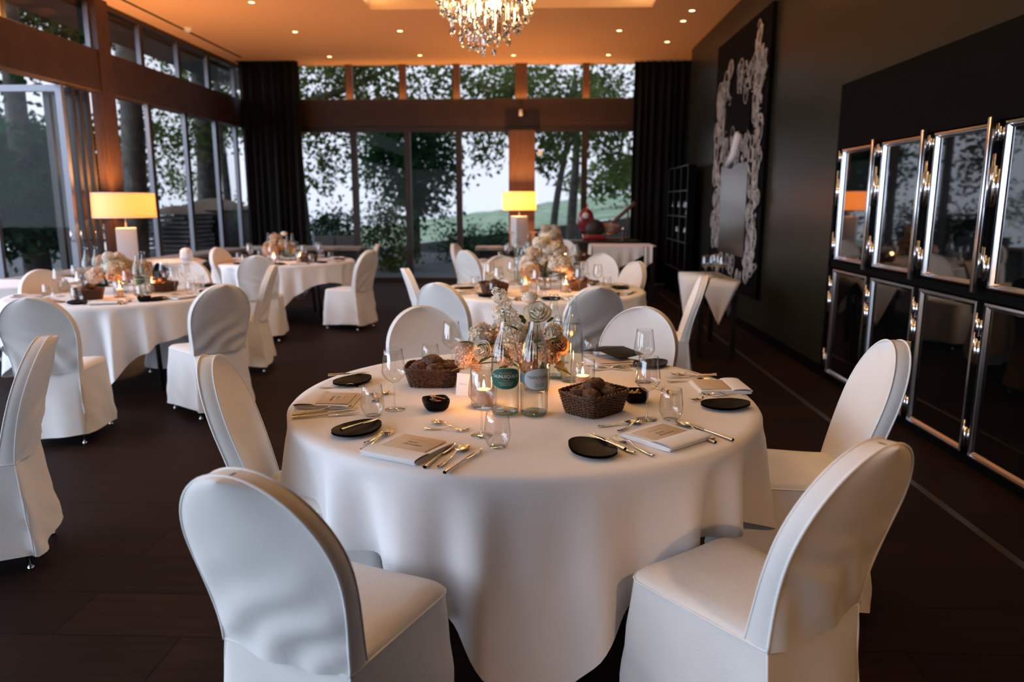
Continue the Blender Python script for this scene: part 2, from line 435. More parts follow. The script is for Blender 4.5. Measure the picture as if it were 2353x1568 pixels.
# far glass front
def wx(px): return aty(px, 400, YB).x
xs_low = [wx(816), wx(938), wx(1055), wx(1342)]
mb = MB()
mb.box(XL, 4.2, YB - 0.10, YB + 0.12, 2.90, 3.38)
struct('wall_back', mb, m_beam)
mb = MB(); mb.box(XL, 4.2, YB - 0.06, YB + 0.06, 2.80, 2.90); mb.box(XL, 4.2, YB - 0.06, YB + 0.06, 0, 0.09)
for x in xs_low: mb.box(x - 0.055, x + 0.055, YB - 0.06, YB + 0.06, 0.09, 2.80)
struct('trim_7', mb, m_frame)
xs_up = [wx(811), wx(931), wx(1052), wx(1343)]
mb = MB()
for x in xs_up: mb.box(x - 0.06, x + 0.06, YB - 0.06, YB + 0.06, 3.38, CEIL)
mb.box(wx(1184), wx(1211), YB - 0.08, YB + 0.06, 3.38, CEIL)
struct('trim_8', mb, m_timber)
struct('wall_far_end', MB().box(2.7, 4.2, YB, YB + 0.1, 0, CEIL), m_blackpanel)
COLX0, COLX1 = aty(1169, 400, 13.85).x, aty(1229, 400, 13.85).x
struct('column_far', MB().box(COLX0, COLX1, 13.85, 14.13, 0, 2.80), m_timber)
edges = [XL] + xs_low[:3] + [COLX0, COLX1] + [xs_low[3], 2.7]
for a, b in ((XL, xs_low[0]), (xs_low[0], xs_low[1]), (xs_low[1], xs_low[2]), (xs_low[2], COLX0), (COLX1, xs_low[3]), (xs_low[3], 2.7)):
    window((a + 0.05, b - 0.05, YB - 0.006, YB + 0.006, 0.09, 2.80))
for a, b in ((XL, xs_up[0]), (xs_up[0], xs_up[1]), (xs_up[1], xs_up[2]), (xs_up[2], wx(1186)), (wx(1209), xs_up[3]), (xs_up[3], 2.7)):
    window((a + 0.055, b - 0.055, YB - 0.006, YB + 0.006, 3.38, CEIL))

# curtains
def curtain(label, x0, x1, y, seed):
    n = int((x1 - x0) / 0.012)
    def fn(u, v):
        x = x0 + (x1 - x0) * u
        ph = u * (x1 - x0) * 2 * pi / 0.13 + 0.8 * sin(u * 17 + seed)
        a = 0.045 + 0.01 * sin(u * 9 + seed)
        return (x + 0.012 * sin(2 * ph), y + a * sin(ph) + 0.012 * sin(v * 5 + u * 30), 0.015 + v * (CEIL - 0.03))
    o = MB().grid(fn, n, 8).obj('curtain', m_curtain)
    o.modifiers.new('thickness', 'SOLIDIFY').thickness = 0.006
    return tag(o, label, 'curtain', 'black curtains at the far glass front')
curtain('long black curtain gathered in the corner between the two glass fronts', -5.42, wx(700) + 0.12, 13.72, 1)
curtain('long black curtain between the far glass front and the shelf rack', wx(1449), 3.1, 13.95, 4)
tag(MB().tube([(-5.45, 13.72, 3.985), (wx(700) + 0.1, 13.72, 3.985)], 0.012).obj('curtain_rail', m_blackwood), 'dark rail above the curtain in the corner of the two glass fronts', 'curtain rail')

# ---------------------------------------------------------------- ceiling lamps
def downlight(px, py, i, words):
    p = at(px, py, CEIL)
    d = thing('downlight', words, 'ceiling light', p, 0, 'recessed ceiling spots')
    MB().lathe([(0.052, 0.0), (0.052, -0.006), (0.040, -0.006), (0.036, 0.0)], 20).obj('trim_ring', m_dl_ring, d)
    MB().lathe([(0.0005, -0.002), (0.036, -0.002)], 20).obj('lens', m_dl_lens, d)
    return p
m_dl_ring = pbr('white_enamel', (0.75, 0.7, 0.62), 0.5)
m_edge = pbr('dim_metal_edge', (0.10, 0.10, 0.11), 0.4, 0.5)
m_dl_lens = emis('lit_lens', (1.0, 0.66, 0.30), 9.0)
DL = [((578, 5), 'recessed spot in the ceiling rim, the one closest to the viewer on the terrace side'),
      ((678, 73), 'recessed ceiling spot, second of the row beside the terrace windows'),
      ((757, 130), 'recessed ceiling spot nearest the corner with the gathered black curtain'),
      ((919, 71), 'recessed ceiling spot just past the tray, on the terrace side of the chandelier'),
      ((965, 127), 'recessed ceiling spot near the far windows, on the terrace side of the chandelier'),
      ((1180, 127), 'recessed ceiling spot right below the tip of the chandelier near the far windows'),
      ((1398, 126), 'recessed ceiling spot near the far windows, on the dark wall side of the chandelier'),
      ((1423, 70), 'recessed ceiling spot just past the tray, on the dark wall side of the chandelier'),
      ((1533, 96), 'recessed ceiling spot by the dark wall, deepest of three in a row'),
      ((1570, 48), 'recessed ceiling spot by the dark wall, middle one of three'),
      ((1590, 24), 'recessed ceiling spot by the dark wall, closest to the viewer of three')]
def spot(x, y, e, size=85):
    o = lamp('spot_glow', 'SPOT', (x, y, CEIL - 0.03), e, (1.0, 0.52, 0.22), spot_size=RAD(size), spot_blend=0.8, shadow_soft_size=0.04)
    return o
SPOT_W = 11
for (q, words) in DL:
    p = downlight(q[0], q[1], 0, words)
    spot(p.x, p.y, SPOT_W)
for (x, y, e_) in ((-3.6, 6.0, 18), (-1.0, 2.75, 18), (0.7, 3.0, 9), (1.9, 4.6, 9), (2.0, 2.4, 8), (1.6, 0.4, 8)):  # unseen spots added to light the nearer tables and seats
    d = thing('downlight', 'added ceiling spot above the seats close to the viewer', 'ceiling light', (x, y, CEIL), 0, 'added ceiling spots out of the view')
    MB().lathe([(0.052, 0.0), (0.052, -0.006), (0.040, -0.006), (0.036, 0.0)], 20).obj('trim_ring', m_dl_ring, d)
    MB().lathe([(0.0005, -0.002), (0.036, -0.002)], 20).obj('lens', m_dl_lens, d)
    spot(x, y, e_, 110)
for (x, y, tx, ty, tz, e_) in ((2.3, -1.9, 0.98, 1.35, 0.6, 230),):  # unseen aimed spot without fixture, added to warm the creased chair back
    o = spot(x, y, e_, 24); o.rotation_euler = Vector((tx - x, ty - y, tz - CEIL)).to_track_quat('-Z', 'Y').to_euler()
# warm cove light of the ceiling tray
for (x, y, sx, sy) in ((TX0 + 0.12, (TY0 + TY1) / 2, 0.08, TY1 - TY0 - 0.4), (TX1 - 0.12, (TY0 + TY1) / 2, 0.08, TY1 - TY0 - 0.4)):
    o = lamp('cove_strip', 'AREA', (x, y, CEIL + 0.03), 36, (1.0, 0.95, 0.6), shape='RECTANGLE', size=sx, size_y=sy)
    o.rotation_euler = (pi, 0, 0)
# unseen warm strips added above the beams to brighten the ceiling
o = lamp('ceiling_fill_strip', 'AREA', (-1.4, YB - 0.16, 3.40), 11, (1.0, 0.46, 0.12), shape='RECTANGLE', size=6.0, size_y=0.05)
o.rotation_euler = (pi - 0.5, 0, 0)
o = lamp('ceiling_fill_strip', 'AREA', (XL + 0.16, 4.6, 3.40), 46, (1.0, 0.46, 0.14), shape='RECTANGLE', size=0.05, size_y=7.6)
o.rotation_euler = (0, pi - 0.5, 0)
# smoke detector on the ceiling track
p = at(432, 64, CEIL)
sd = thing('smoke_detector', 'small white smoke detector on the ceiling above the terrace windows', 'smoke detector', (p.x, p.y, CEIL))
MB().lathe([(0.001, -0.06), (0.035, -0.058), (0.055, -0.035), (0.062, 0.0)], 20).obj('housing', pbr('white_plastic', (0.8, 0.8, 0.8), 0.4), sd)
MB().lathe([(0.064, -0.012), (0.070, -0.008), (0.070, 0.0)], 20).obj('base_ring', m_dl_ring, sd)
# small speaker on the far beam
p = aty(1197, 259, YB - 0.12)
sp = thing('spotlight', 'small white spotlight on the dark beam above the timber column', 'spotlight', p)
MB().tube([(0, 0, 0.05), (0, -0.04, 0.05), (0, -0.06, 0.02)], 0.012).obj('bracket', m_chrome, sp)
MB().lathe([(0.001, 0.05), (0.03, 0.05), (0.038, -0.06), (0.034, -0.065), (0.001, -0.05)], 16, T(0, -0.07, 0, 0, 0.25)).obj('lamp_head', pbr('white_metal', (0.85, 0.85, 0.85), 0.35), sp)

# ---------------------------------------------------------------- chandelier
CHX, CHY = (TX0 + TX1) / 2, 5.55
CHX = aty(1115, 60, CHY).x
ch_z = aty(1115, 130, CHY).z
m_crystal = solid_glass('crystal', (1, 1, 1), 1.52)
m_crystal_thin = thin_glass('crystal_rod', (0.93, 0.92, 0.95), 1.6, 0.02, 0.14)
m_bulb = emis('lit_bulb', (1.0, 0.62, 0.28), 5)
ch = thing('chandelier', 'round crystal chandelier of hanging glass rods and drops under the ceiling tray', 'chandelier', (CHX, CHY, 0))
rim = aty(1230, 60, CHY).x - CHX
MB().tube([(rim * 0.95 * cos(a * pi / 24), rim * 0.95 * sin(a * pi / 24), ch_z + 0.78) for a in range(48)], 0.012, 6, True).tube(
    [(rim * 0.55 * cos(a * pi / 16), rim * 0.55 * sin(a * pi / 16), ch_z + 0.72) for a in range(32)], 0.010, 6, True).tube(
    [(-rim * 0.95, 0, ch_z + 0.78), (rim * 0.95, 0, ch_z + 0.78)], 0.008, 6).tube([(0, -rim * 0.95, ch_z + 0.78), (0, rim * 0.95, ch_z + 0.78)], 0.008, 6).obj('ring_frame', m_chrome, ch)
MB().tube([(0, 0, ch_z + 0.78), (0, 0, CEIL + 0.27)], 0.008, 8).obj('suspension_cable', m_chrome, ch)
MB().lathe([(0.001, CEIL + 0.23), (0.08, CEIL + 0.235), (0.09, CEIL + 0.28)], 20).obj('ceiling_rose', m_chrome, ch)
def strand(x, y, zt, zb, k):
    """a square glass rod with a faceted drop under it"""
    m = MB(); r = 0.0075; a0 = random.random() * 2
    m.lathe([(0.002, zb + 0.06), (r, zb + 0.068), (r, zt - 0.01), (0.002, zt)], 6, T(x, y, 0, a0))
    return m
def drop_mesh(x, y, zb, m):
    m.lathe([(0.001, zb), (0.013, zb + 0.014), (0.018, zb + 0.028), (0.011, zb + 0.046), (0.002, zb + 0.056)], 7, T(x, y, 0, random.random()))
rods = []
for ri, nr in ((0.99, 30), (0.86, 26), (0.68, 20), (0.48, 14), (0.26, 8), (0.06, 3)):
    for k in range(nr):
        a = 2 * pi * (k + random.random() * 0.7) / nr; r = rim * ri * random.uniform(0.95, 1.0)
        zb = ch_z + 0.30 * ri ** 2.2 + random.uniform(-0.01, 0.10)
        rods.append((r * cos(a), r * sin(a), zb, random.uniform(0.16, 0.34)))
rods.sort(key=lambda q: q[2])
bulk = MB(); bulk_d = MB()
for k, (x, y, zb, ln) in enumerate(rods):
    s_ = strand(x, y, zb + ln, zb, k)
    if k < 96:
        o = s_.obj('crystal_rod', m_crystal_thin, ch, False)
        d_ = MB(); drop_mesh(x, y, zb, d_); d_.obj('crystal_drop', m_crystal, o, False)
    else:
        bulk.add(s_.v, s_.f); drop_mesh(x, y, zb, bulk)
for k in range(130):
    a = random.random() * 6.283; ri = sqrt(random.random()); r = rim * ri
    zb = ch_z + 0.30 * ri ** 2.2 + random.uniform(0.12, 0.62); s_ = strand(r * cos(a), r * sin(a), zb + random.uniform(.1, .22), zb, k)
    bulk.add(s_.v, s_.f); drop_mesh(r * cos(a), r * sin(a), zb, bulk)
bulk.obj('crystal_cluster', m_crystal_thin, ch, False, kind='stuff')
for k in range(8):
    a = 2 * pi * k / 8 + 0.2; r = rim * 0.62
    bl = MB().lathe([(0.001, 0), (0.012, 0.006), (0.016, 0.025), (0.008, 0.05), (0.006, 0.06)], 10, T(r * cos(a), r * sin(a), ch_z + 0.42 + 0.05 * (k % 3))).obj('bulb', m_bulb, ch)
for k in range(3):
    a = 2 * pi * k / 3 + 0.4
    o = lamp('chandelier_glow', 'SPOT', (CHX + rim * 1.25 * cos(a), CHY + rim * 1.25 * sin(a), ch_z + 0.52), 115, (1.0, 0.48, 0.18), spot_size=RAD(178), spot_blend=0.03, shadow_soft_size=0.10)
    o.rotation_euler = (pi, 0, 0)
    lamp('chandelier_glow', 'POINT', (CHX + rim * 1.12 * cos(a), CHY + rim * 1.12 * sin(a), ch_z + 0.45), 24, (1.0, 0.50, 0.20), shadow_soft_size=0.10)
lamp('chandelier_glow', 'POINT', (CHX, CHY, ch_z + 0.35), 16, (1.0, 0.55, 0.25), shadow_soft_size=0.06)

# ---------------------------------------------------------------- carved panel on the right wall
pa, pb_ = atx(1650, 300, XR), atx(1773, 300, XR)
PY0, PY1 = pb_.y, pa.y
cp = thing('carved_wall_panel', 'tall black wall panel with white carved scrollwork around two inset panes', 'wall panel', (XR, (PY0 + PY1) / 2, 0))
hw_ = (PY1 - PY0) / 2
MB().box(-0.05, -0.002, -hw_ + 0.05, hw_, 0.42, 3.60).obj('backing_board', m_blackpanel, cp, False)
m_relief = pbr('pale_carved_plaster', (0.30, 0.28, 0.27), 0.6, var=0.35, vscale=9, bump=0.4, bscale=30)
def panel_pt(px, py):
    p = atx(px, py, XR - 0.06); return (-0.06, p.y - cp.location.y, p.z)
def scroll(m, cx, cz, r0, turns, dirn, a0, th, sq=1.0):
    pts = []
    for i in range(int(14 * turns) + 2):
        t = i / (14 * turns); r = r0 * (1 - 0.82 * t); a = a0 + dirn * t * turns * 2 * pi
        pts.append((-0.062 - 0.012 * t, cx + r * cos(a), cz + r * sin(a) * sq))
    m.tube(pts, lambda t: th * (1 - 0.5 * t), 6)
rnd = random.Random(3)
def region(x0, x1, z0, z1, n, name):
    m = MB()
    for k in range(n):
        cx = rnd.uniform(x0, x1); cz = z0 + (z1 - z0) * (k + rnd.random()) / n
        scroll(m, cx, cz, rnd.uniform(0.07, 0.16), rnd.uniform(0.9, 1.6), rnd.choice((-1, 1)), rnd.uniform(0, 6), rnd.uniform(0.008, 0.016), rnd.uniform(1.0, 1.7))
        if k % 3 == 0:
            m.sphere((-0.06, rnd.uniform(x0, x1), cz), rnd.uniform(0.02, 0.035), 8, 6, (0.5, 1, 1.4))
    m.obj(name, m_relief, cp)
# local y grows away from the viewer: +hw_ is the deeper edge
region(hw_ - 0.66, hw_ - 0.2, 0.95, 2.95, 46, 'carved_border')
region(-hw_ + 0.14, -hw_ + 0.52, 0.75, 2.95, 46, 'carved_border')
region(-hw_ + 0.35, hw_ - 0.45, 2.75, 3.18, 24, 'carved_crest')
region(-hw_ + 0.1, -hw_ + 0.5, 2.9, 3.42, 9, 'carved_crest')
region(-hw_ + 0.5, hw_ - 0.55, 1.98, 2.30, 18, 'carved_band')
region(-hw_ + 0.25, hw_ - 0.3, 0.60, 0.86, 16, 'carved_foot')
MB().box(-0.075, -0.045, -hw_ + 0.62, hw_ - 0.66, 2.34, 2.80).obj('dark_inset', m_blackpanel, cp, False)
MB().box(-0.075, -0.045, -hw_ + 0.58, hw_ - 0.62, 0.86, 1.98).obj('mirror_pane', pbr('bronze_mirror', (0.20, 0.16, 0.13), 0.22, 0.8), cp, False)
m = MB(); m.tube([(-0.08, -hw_ + 1.02, 2.33), (-0.09, -hw_ + 1.15, 2.15), (-0.09, -hw_ + 1.12, 2.12), (-0.08, -hw_ + 1.45, 1.98)], lambda t: 0.055, 8)
m.obj('carved_ribbon', pbr('white_plaster', (0.72, 0.72, 0.76), 0.5), cp)

# ---------------------------------------------------------------- glass-fronted cabinets in the right wall
struct('trim_9', MB().box(XR - 0.006, XR + 0.02, 0.2, CAB_Y1, 1.945, 2.46).box(XR - 0.006, XR + 0.02, 0.2, CAB_Y1, 0.965, 1.018).box(
    XR - 0.006, XR + 0.02, 0.2, CAB_Y1, 0.0, 0.062).box(XR - 0.006, XR + 0.3, CAB_Y1 - 0.05, CAB_Y1, 0.062, 1.945), m_blackpanel)
col_px = [(1934, 2010), (2021, 2128), (2139, 2284), (2303, 2462)]
cols = [(atx(a, 470, XR).y, atx(b, 470, XR).y) for a, b in col_px]
wd = (cols[0][0] - cols[2][1] - 2 * 0.07) / 3
ys = []
y = cols[0][0]
for k in range(5):
    ys.append((y - wd, y)); y -= wd + 0.07
words_u = ['upper glass door nearest the carved panel, with candle flames mirrored low in it', 'upper glass door second from the carved panel, mirroring a patch of bright sky',
           'upper glass door third from the carved panel, mirroring trees and sky', 'upper glass door fourth from the carved panel, black with orange flame reflections',
           'upper glass door fifth from the carved panel, the last one']
words_l = ['lower glass door nearest the carved panel, behind the small serving table', 'lower glass door second from the carved panel, mirroring a white cloth',
           'lower glass door third from the carved panel, beside the white chair', 'lower glass door fourth from the carved panel, almost wholly black',
           'lower glass door fifth from the carved panel, the last one']
def cabinet(y0, y1, z0, z1, label, upper):
    c = thing('display_cabinet', 'black cabinet, ' + label, 'cabinet', (XR, (y0 + y1) / 2, z0), 0, 'built-in cabinets with chrome framed glass doors')
    w = (y1 - y0) / 2; h = z1 - z0
    b = MB(); b.box(0.035, 0.55, -w - 0.033, w + 0.033, -0.022, -0.002); b.box(0.035, 0.55, -w - 0.033, w + 0.033, h + 0.002, h + 0.02)
    b.box(0.035, 0.55, -w - 0.034, -w, -0.02, h + 0.02); b.box(0.035, 0.55, w, w + 0.034, -0.02, h + 0.02); b.box(0.53, 0.55, -w, w, 0, h)
    b.obj('carcass', m_blackpanel, c, False)
    fr = MB(); fw = 0.035
    prof = [(0.03, 0.0), (-0.030, 0.0), (-0.034, 0.012), (-0.016, 0.015), (-0.024, 0.022), (-0.012, fw), (0.03, fw)]
    n = len(prof); vs = []
    for (yy, zz, sy, sz) in ((-w, 0, 1, 1), (w, 0, -1, 1), (w, h, -1, -1), (-w, h, 1, -1)):
        for (px_, q) in prof: vs.append((px_, yy + sy * q, zz + sz * q))
    fs = []
    for k in range(4):
        for i in range(n - 1):
            a = k * n + i; b2 = ((k + 1) % 4) * n + i
            fs.append((a, b2, b2 + 1, a + 1))
    fr.add(vs, fs)
    d = fr.obj('door', m_chrome, c, True, 25)
    MB().box(-0.008, 0.002, -w + fw - 0.004, w - fw + 0.004, fw - 0.004, h - fw + 0.004).obj('glass', m_gloss_black, d, False)
    if upper:
        MB().rbox(-0.075, -0.030, -w - 0.012, -w + 0.020, -0.025, h + 0.03, 0.006).obj('handle', m_chrome, d)
    hz = ((h * 0.62, 0.22, 0.010), (h * 0.93, 0.07, 0.008), (h * 0.13, 0.14, 0.009)) if upper else ((h * 0.84, 0.10, 0.009), (h * 0.68, 0.16, 0.008), (h * 0.12, 0.12, 0.009))
    for (z, ln, r) in hz:
        hg = MB()
        hg.tube([(-0.030, w + 0.030, z - ln / 2), (-0.030, w + 0.030, z + ln / 2)], r * 1.5, 10)
        hg.tube([(-0.030, w + 0.052, z - ln * 0.3), (-0.030, w + 0.052, z + ln * 0.8)], r * 0.8, 8)
        hg.box(-0.028, 0.03, w + 0.004, w + 0.058, z - ln * 0.42, z + ln * 0.42)
        hg.obj('hinge', m_chrome, d)
    return c
for k, (y0, y1) in enumerate(ys):
    cabinet(y0, y1, 1.03, 1.93, words_u[k], True)
    cabinet(y0, y1, 0.065, 0.955, words_l[k], False)
# ================================================================ covered chairs
ZS, ZT, ZM = 0.46, 0.95, 0.725
def hw(z):
    if z <= ZM:
        t = (z - ZS) / (ZM - ZS); t = t * t * (3 - 2 * t) if t > 0 else 0
        return 0.186 + 0.026 * t
    return 0.212 * sqrt(max(0.0, 1 - ((z - ZM) / (ZT - ZM)) ** 2))
def yf(z): return -0.165 - 0.150 * ((z - ZS) / (ZT - ZS)) ** 1.15
TH = 0.046
def wrinkle(x, z, seed):
    k = max(0.0, 1 - abs(z - 0.52) / 0.30)
    w = MN.noise(Vector((x * 5 + seed * 3.1, z * 4, seed)))
    d = sin((z * 1.0 + (x if seed % 2 else -x) * 0.75) * 46 + w * 6) * 0.0095 * k
    return d + 0.016 * MN.noise(Vector((x * 3 + seed, z * 3.2, 5.5 + seed)))
BZ = [ZS + (ZM - ZS) * i / 13 for i in range(14)] + [ZM + (ZT - ZM) * sin(pi / 2 * i / 14) for i in range(1, 15)]
def chair_backrest(seed):
    m = MB(); nu = 17
    def fpt(u, j, back):
        z = BZ[j]; w = hw(z); x = (2 * u - 1) * w; q = 1 - (2 * u - 1) ** 2
        curve = -0.022 * q
        y = yf(z) + curve
        if back:
            y = yf(z) - TH + curve * 0.8 - 0.008 * q + wrinkle(x, z, seed) * min(1.0, q * 3) - 0.03 * max(0, (ZM - z) / (ZM - ZS)) ** 2 * 0.6
        return (x, y, z)
    nz = len(BZ)
    m.grid(lambda u, v: fpt(u, round(v * (nz - 1)), False), nu, nz)
    m.grid(lambda u, v: fpt(1 - u, round(v * (nz - 1)), True), nu, nz)
    for side in (0, 1):
        def band(u, v):
            j = round(v * (nz - 1)); a = Vector(fpt(side, j, False)); b = Vector(fpt(side, j, True))
            t = u if side else 1 - u
            p = a.lerp(b, t); w = 0.004 * sin(pi * t)
            p.x += w if side else -w
            return p
        m.grid(band, 5, nz)
    edges = {}
    for nm, back in (('front', False), ('rear', True)):
        edges[nm] = [Vector(fpt(0, j, back)) for j in range(nz)] + [Vector(fpt(1, j, back)) for j in reversed(range(nz - 1))]
    return m, edges
def perim(z, n_side=14):
    """outline of the slip cover at height z, counter-clockwise from the front right corner"""
    t = (ZS - z) / (ZS - 0.06)
    fx, fy = 0.205 + 0.030 * t, 0.205 + 0.030 * t
    bx, by = 0.186 + 0.030 * t ** 1.2, yf(ZS) - TH - 0.018 - 0.045 * t
    c = [(fx, fy), (-fx, fy), (-bx, by), (bx, by)]; rr = [0.055, 0.055, 0.012, 0.012]
    pts = []
    for k in range(4):
        p0, p1, p2 = Vector(c[k - 1]), Vector(c[k]), Vector(c[(k + 1) % 4])
        a = p1 + (p0 - p1).normalized() * rr[k]; b = p1 + (p2 - p1).normalized() * rr[k]
        for i in range(5):
            s_ = i / 4; pts.append(a.lerp(p1, s_).lerp(p1.lerp(b, s_), s_))
        q = Vector(c[(k + 1) % 4]); b2 = q + (p1 - q).normalized() * rr[(k + 1) % 4]
        for i in range(1, n_side): pts.append(b.lerp(b2, i / n_side))
    return pts
def chair_skirt(seed):
    zs = [ZS - (ZS - 0.062) * i / 14 for i in range(15)]
    base = perim(ZS); n = len(base)
    def fn(u, v):
        j = round(v * 14); z = zs[j]; i = round(u * n) % n
        pts = perim(z); p = pts[i]; a = pts[i - 1]; b = pts[(i + 1) % n]
        d = (b - a); nrm = Vector((d.y, -d.x)); nrm = nrm.normalized() if nrm.length > 0 else Vector((0, 0))
        t = j / 14; s_ = i / n * 1.9
        k = (0.010 * sin(s_ * 21 + seed * 2) * t + 0.016 * MN.noise(Vector((s_ * 5, z * 2.0 + s_ * 2, seed * 4.4))) * min(1, 2 * t)
             + 0.004 * sin(z * 42 + s_ * 30) * t)
        zz = z + 0.012 * sin(s_ * 9 + seed) * t
        return (p.x - nrm.x * k, p.y - nrm.y * k, zz)
    m = MB().grid(lambda u, v: fn(u, v), n, 15, closeu=True)
    return m, lambda i, j: Vector(fn(i / n, j / 14))
def chair_seat():
    base = perim(ZS); m = MB(); n = len(base)
    c = Vector((0, 0.0)); rings = [(1.0, 0.0), (0.985, 0.010), (0.94, 0.019), (0.7, 0.026), (0.4, 0.029), (0.15, 0.030)]
    vs = []
    for s_, h in rings:
        for p in base:
            q = c + (p - c) * s_
            vs.append((q.x, q.y, ZS + h + 0.004 * MN.noise(Vector((q.x * 9, q.y * 9, 1)))))
    fs = []
    for j in range(len(rings) - 1):
        for i in range(n):
            k = (i + 1) % n; fs.append((j * n + i, j * n + k, (j + 1) * n + k, (j + 1) * n + i))
    fs.append(tuple((len(rings) - 1) * n + i for i in range(n)))
    m.add(vs, fs); return m
def make_chair(seed, label):
    t = thing('covered_chair', label, 'chair', (0, 0, 0), 0, 'chairs in white slip covers')
    bk, ed = chair_backrest(seed); bk.obj('backrest', m_cover, t, True, 60)
    chair_seat().obj('seat', m_cover, t)
    sk, skf = chair_skirt(seed); sk.obj('skirt', m_cover, t)
    pp = MB().tube(ed['front'], 0.0032, 6).tube(ed['rear'], 0.0036, 6)
    base = perim(ZS); k = len(base)
    pp.tube([(p.x * 1.004, p.y * 1.004, ZS + 0.003) for p in base], 0.0030, 6, True)
    for ci in (38, 56): pp.tube([skf(ci, jj) for jj in range(15)], 0.0032, 6)
    pp.obj('piping', m_piping, t)
    for x, y, dx, dy in ((0.175, 0.175, 0.01, 0.01), (-0.175, 0.175, -0.01, 0.01), (-0.165, -0.20, -0.01, -0.035), (0.165, -0.20, 0.01, -0.035)):
        MB().tube([(x, y, 0.43), (x + dx, y + dy, 0.006)], 0.011, 10).lathe([(0.0125, 0.0), (0.0125, 0.012)], 10, T(x + dx, y + dy, 0), caps=True).obj('leg', m_chrome, t)
    return t
protos = {}
def chair(px, py, face, label, seed=0, s=1.0):
    """apex of the backrest seen at a pixel; face = heading of the sitter in degrees (90 = towards the far windows)"""
    a = at(px, py, ZT * s); f = RAD(face)
    loc = (a.x + cos(f) * 0.345 * s, a.y + sin(f) * 0.345 * s, 0)
    if seed not in protos:
        o = make_chair(seed, label); protos[seed] = o; o.location = loc; o.rotation_euler = (0, 0, f - pi / 2); o.scale = (s, s, s)
        return o
    return dup(protos[seed], loc, f - pi / 2, label, None, s)
def deg_to(px, py, c):
    a = at(px, py, ZT); return math.degrees(atan2(c[1] - a.y, c[0] - a.x))
TM, TA, TB, TC, TD = (-0.06, 2.84), (0.03, 6.50), (0.03, 9.80), (-3.50, 6.12), (-3.36, 9.70)
R_T = 0.89
# chairs of the front table
chair(535, 1090, 68, 'white covered chair at the front table, its back toward the dark floor corner', 0, 1.0)
chair(2028, 1020, 127, 'white covered chair with creased back, angled away, in front of the cabinets', 1, 1.03)
chair(2066, 784, 172, 'white covered chair facing the flowers, beside the lower glass doors', 2, 1.06)
chair(474, 819, 12, 'white covered chair on the terrace side of the front table, seen at a slant', 2, 1.04)
chair(966, 704, -62, 'white covered chair behind the wicker basket of the front table, facing the viewer', 3)
chair(1480, 706, -118, 'white covered chair behind the front table, facing the viewer beside the black folder', 3)
# middle table
chair(1003, 651, 62, 'white covered chair of the middle table, back to the viewer on the terrace side', 1)
chair(930, 617, 18, 'white covered chair at the terrace-side edge of the middle table', 2)
chair(1374, 659, 105, 'grey-shaded covered chair of the middle table, back to the viewer behind two bottles', 0)
chair(1466, 601, 205, 'white covered chair at the dark-wall side of the middle table, front of its backrest showing', 3)
chair(1384, 583, 250, 'shaded covered chair beyond the middle table, partly before the buffet cloth', 3)
chair(1150, 588, -68, 'covered chair beyond the middle table, seen through its wine glasses', 2)
chair(1621, 634, 172, 'shaded covered chair seen edge-on beside the small serving table', 0)
# far table
chair(1042, 560, -12, 'white covered chair at the terrace-side edge of the far table, edge lit', 2)
chair(1067, 576, 45, 'white covered chair of the far table, back to the viewer at its terrace side', 1)
chair(1296, 551, -102, 'white covered chair beyond the far table near the timber column', 3)
# table by the folded doors
chair(66, 684, 101, 'white covered chair, back to the viewer, at the table by the folded doors', 1)
chair(512, 654, 138, 'tan-lit covered chair seen from behind at the table by the folded doors', 0)
chair(630, 609, 190, 'white covered chair at the aisle side of the table by the folded doors', 2)
chair(440, 603, 268, 'white covered chair beyond the table by the folded doors, facing the viewer', 3)
chair(90, 620, -28, 'tan covered chair by the terrace windows, facing the table by the folded doors', 2)
# table by the corner curtain
chair(497, 569, -12, 'orange-lit covered chair beside the table lamp, at the table by the corner curtain', 3)
chair(588, 588, 103, 'white covered chair, back to the viewer, at the table by the corner curtain', 1)
chair(852, 575, 160, 'covered chair in profile at the aisle side of the table by the corner curtain', 0)
chair(868, 561, 190, 'covered chair at the aisle side of the corner table, behind another chair in profile', 2)
# table out of the frame on the terrace side
chair(106, 773, 201, 'brown-shaded covered chair in profile cut by the picture edge, facing the terrace', 0)

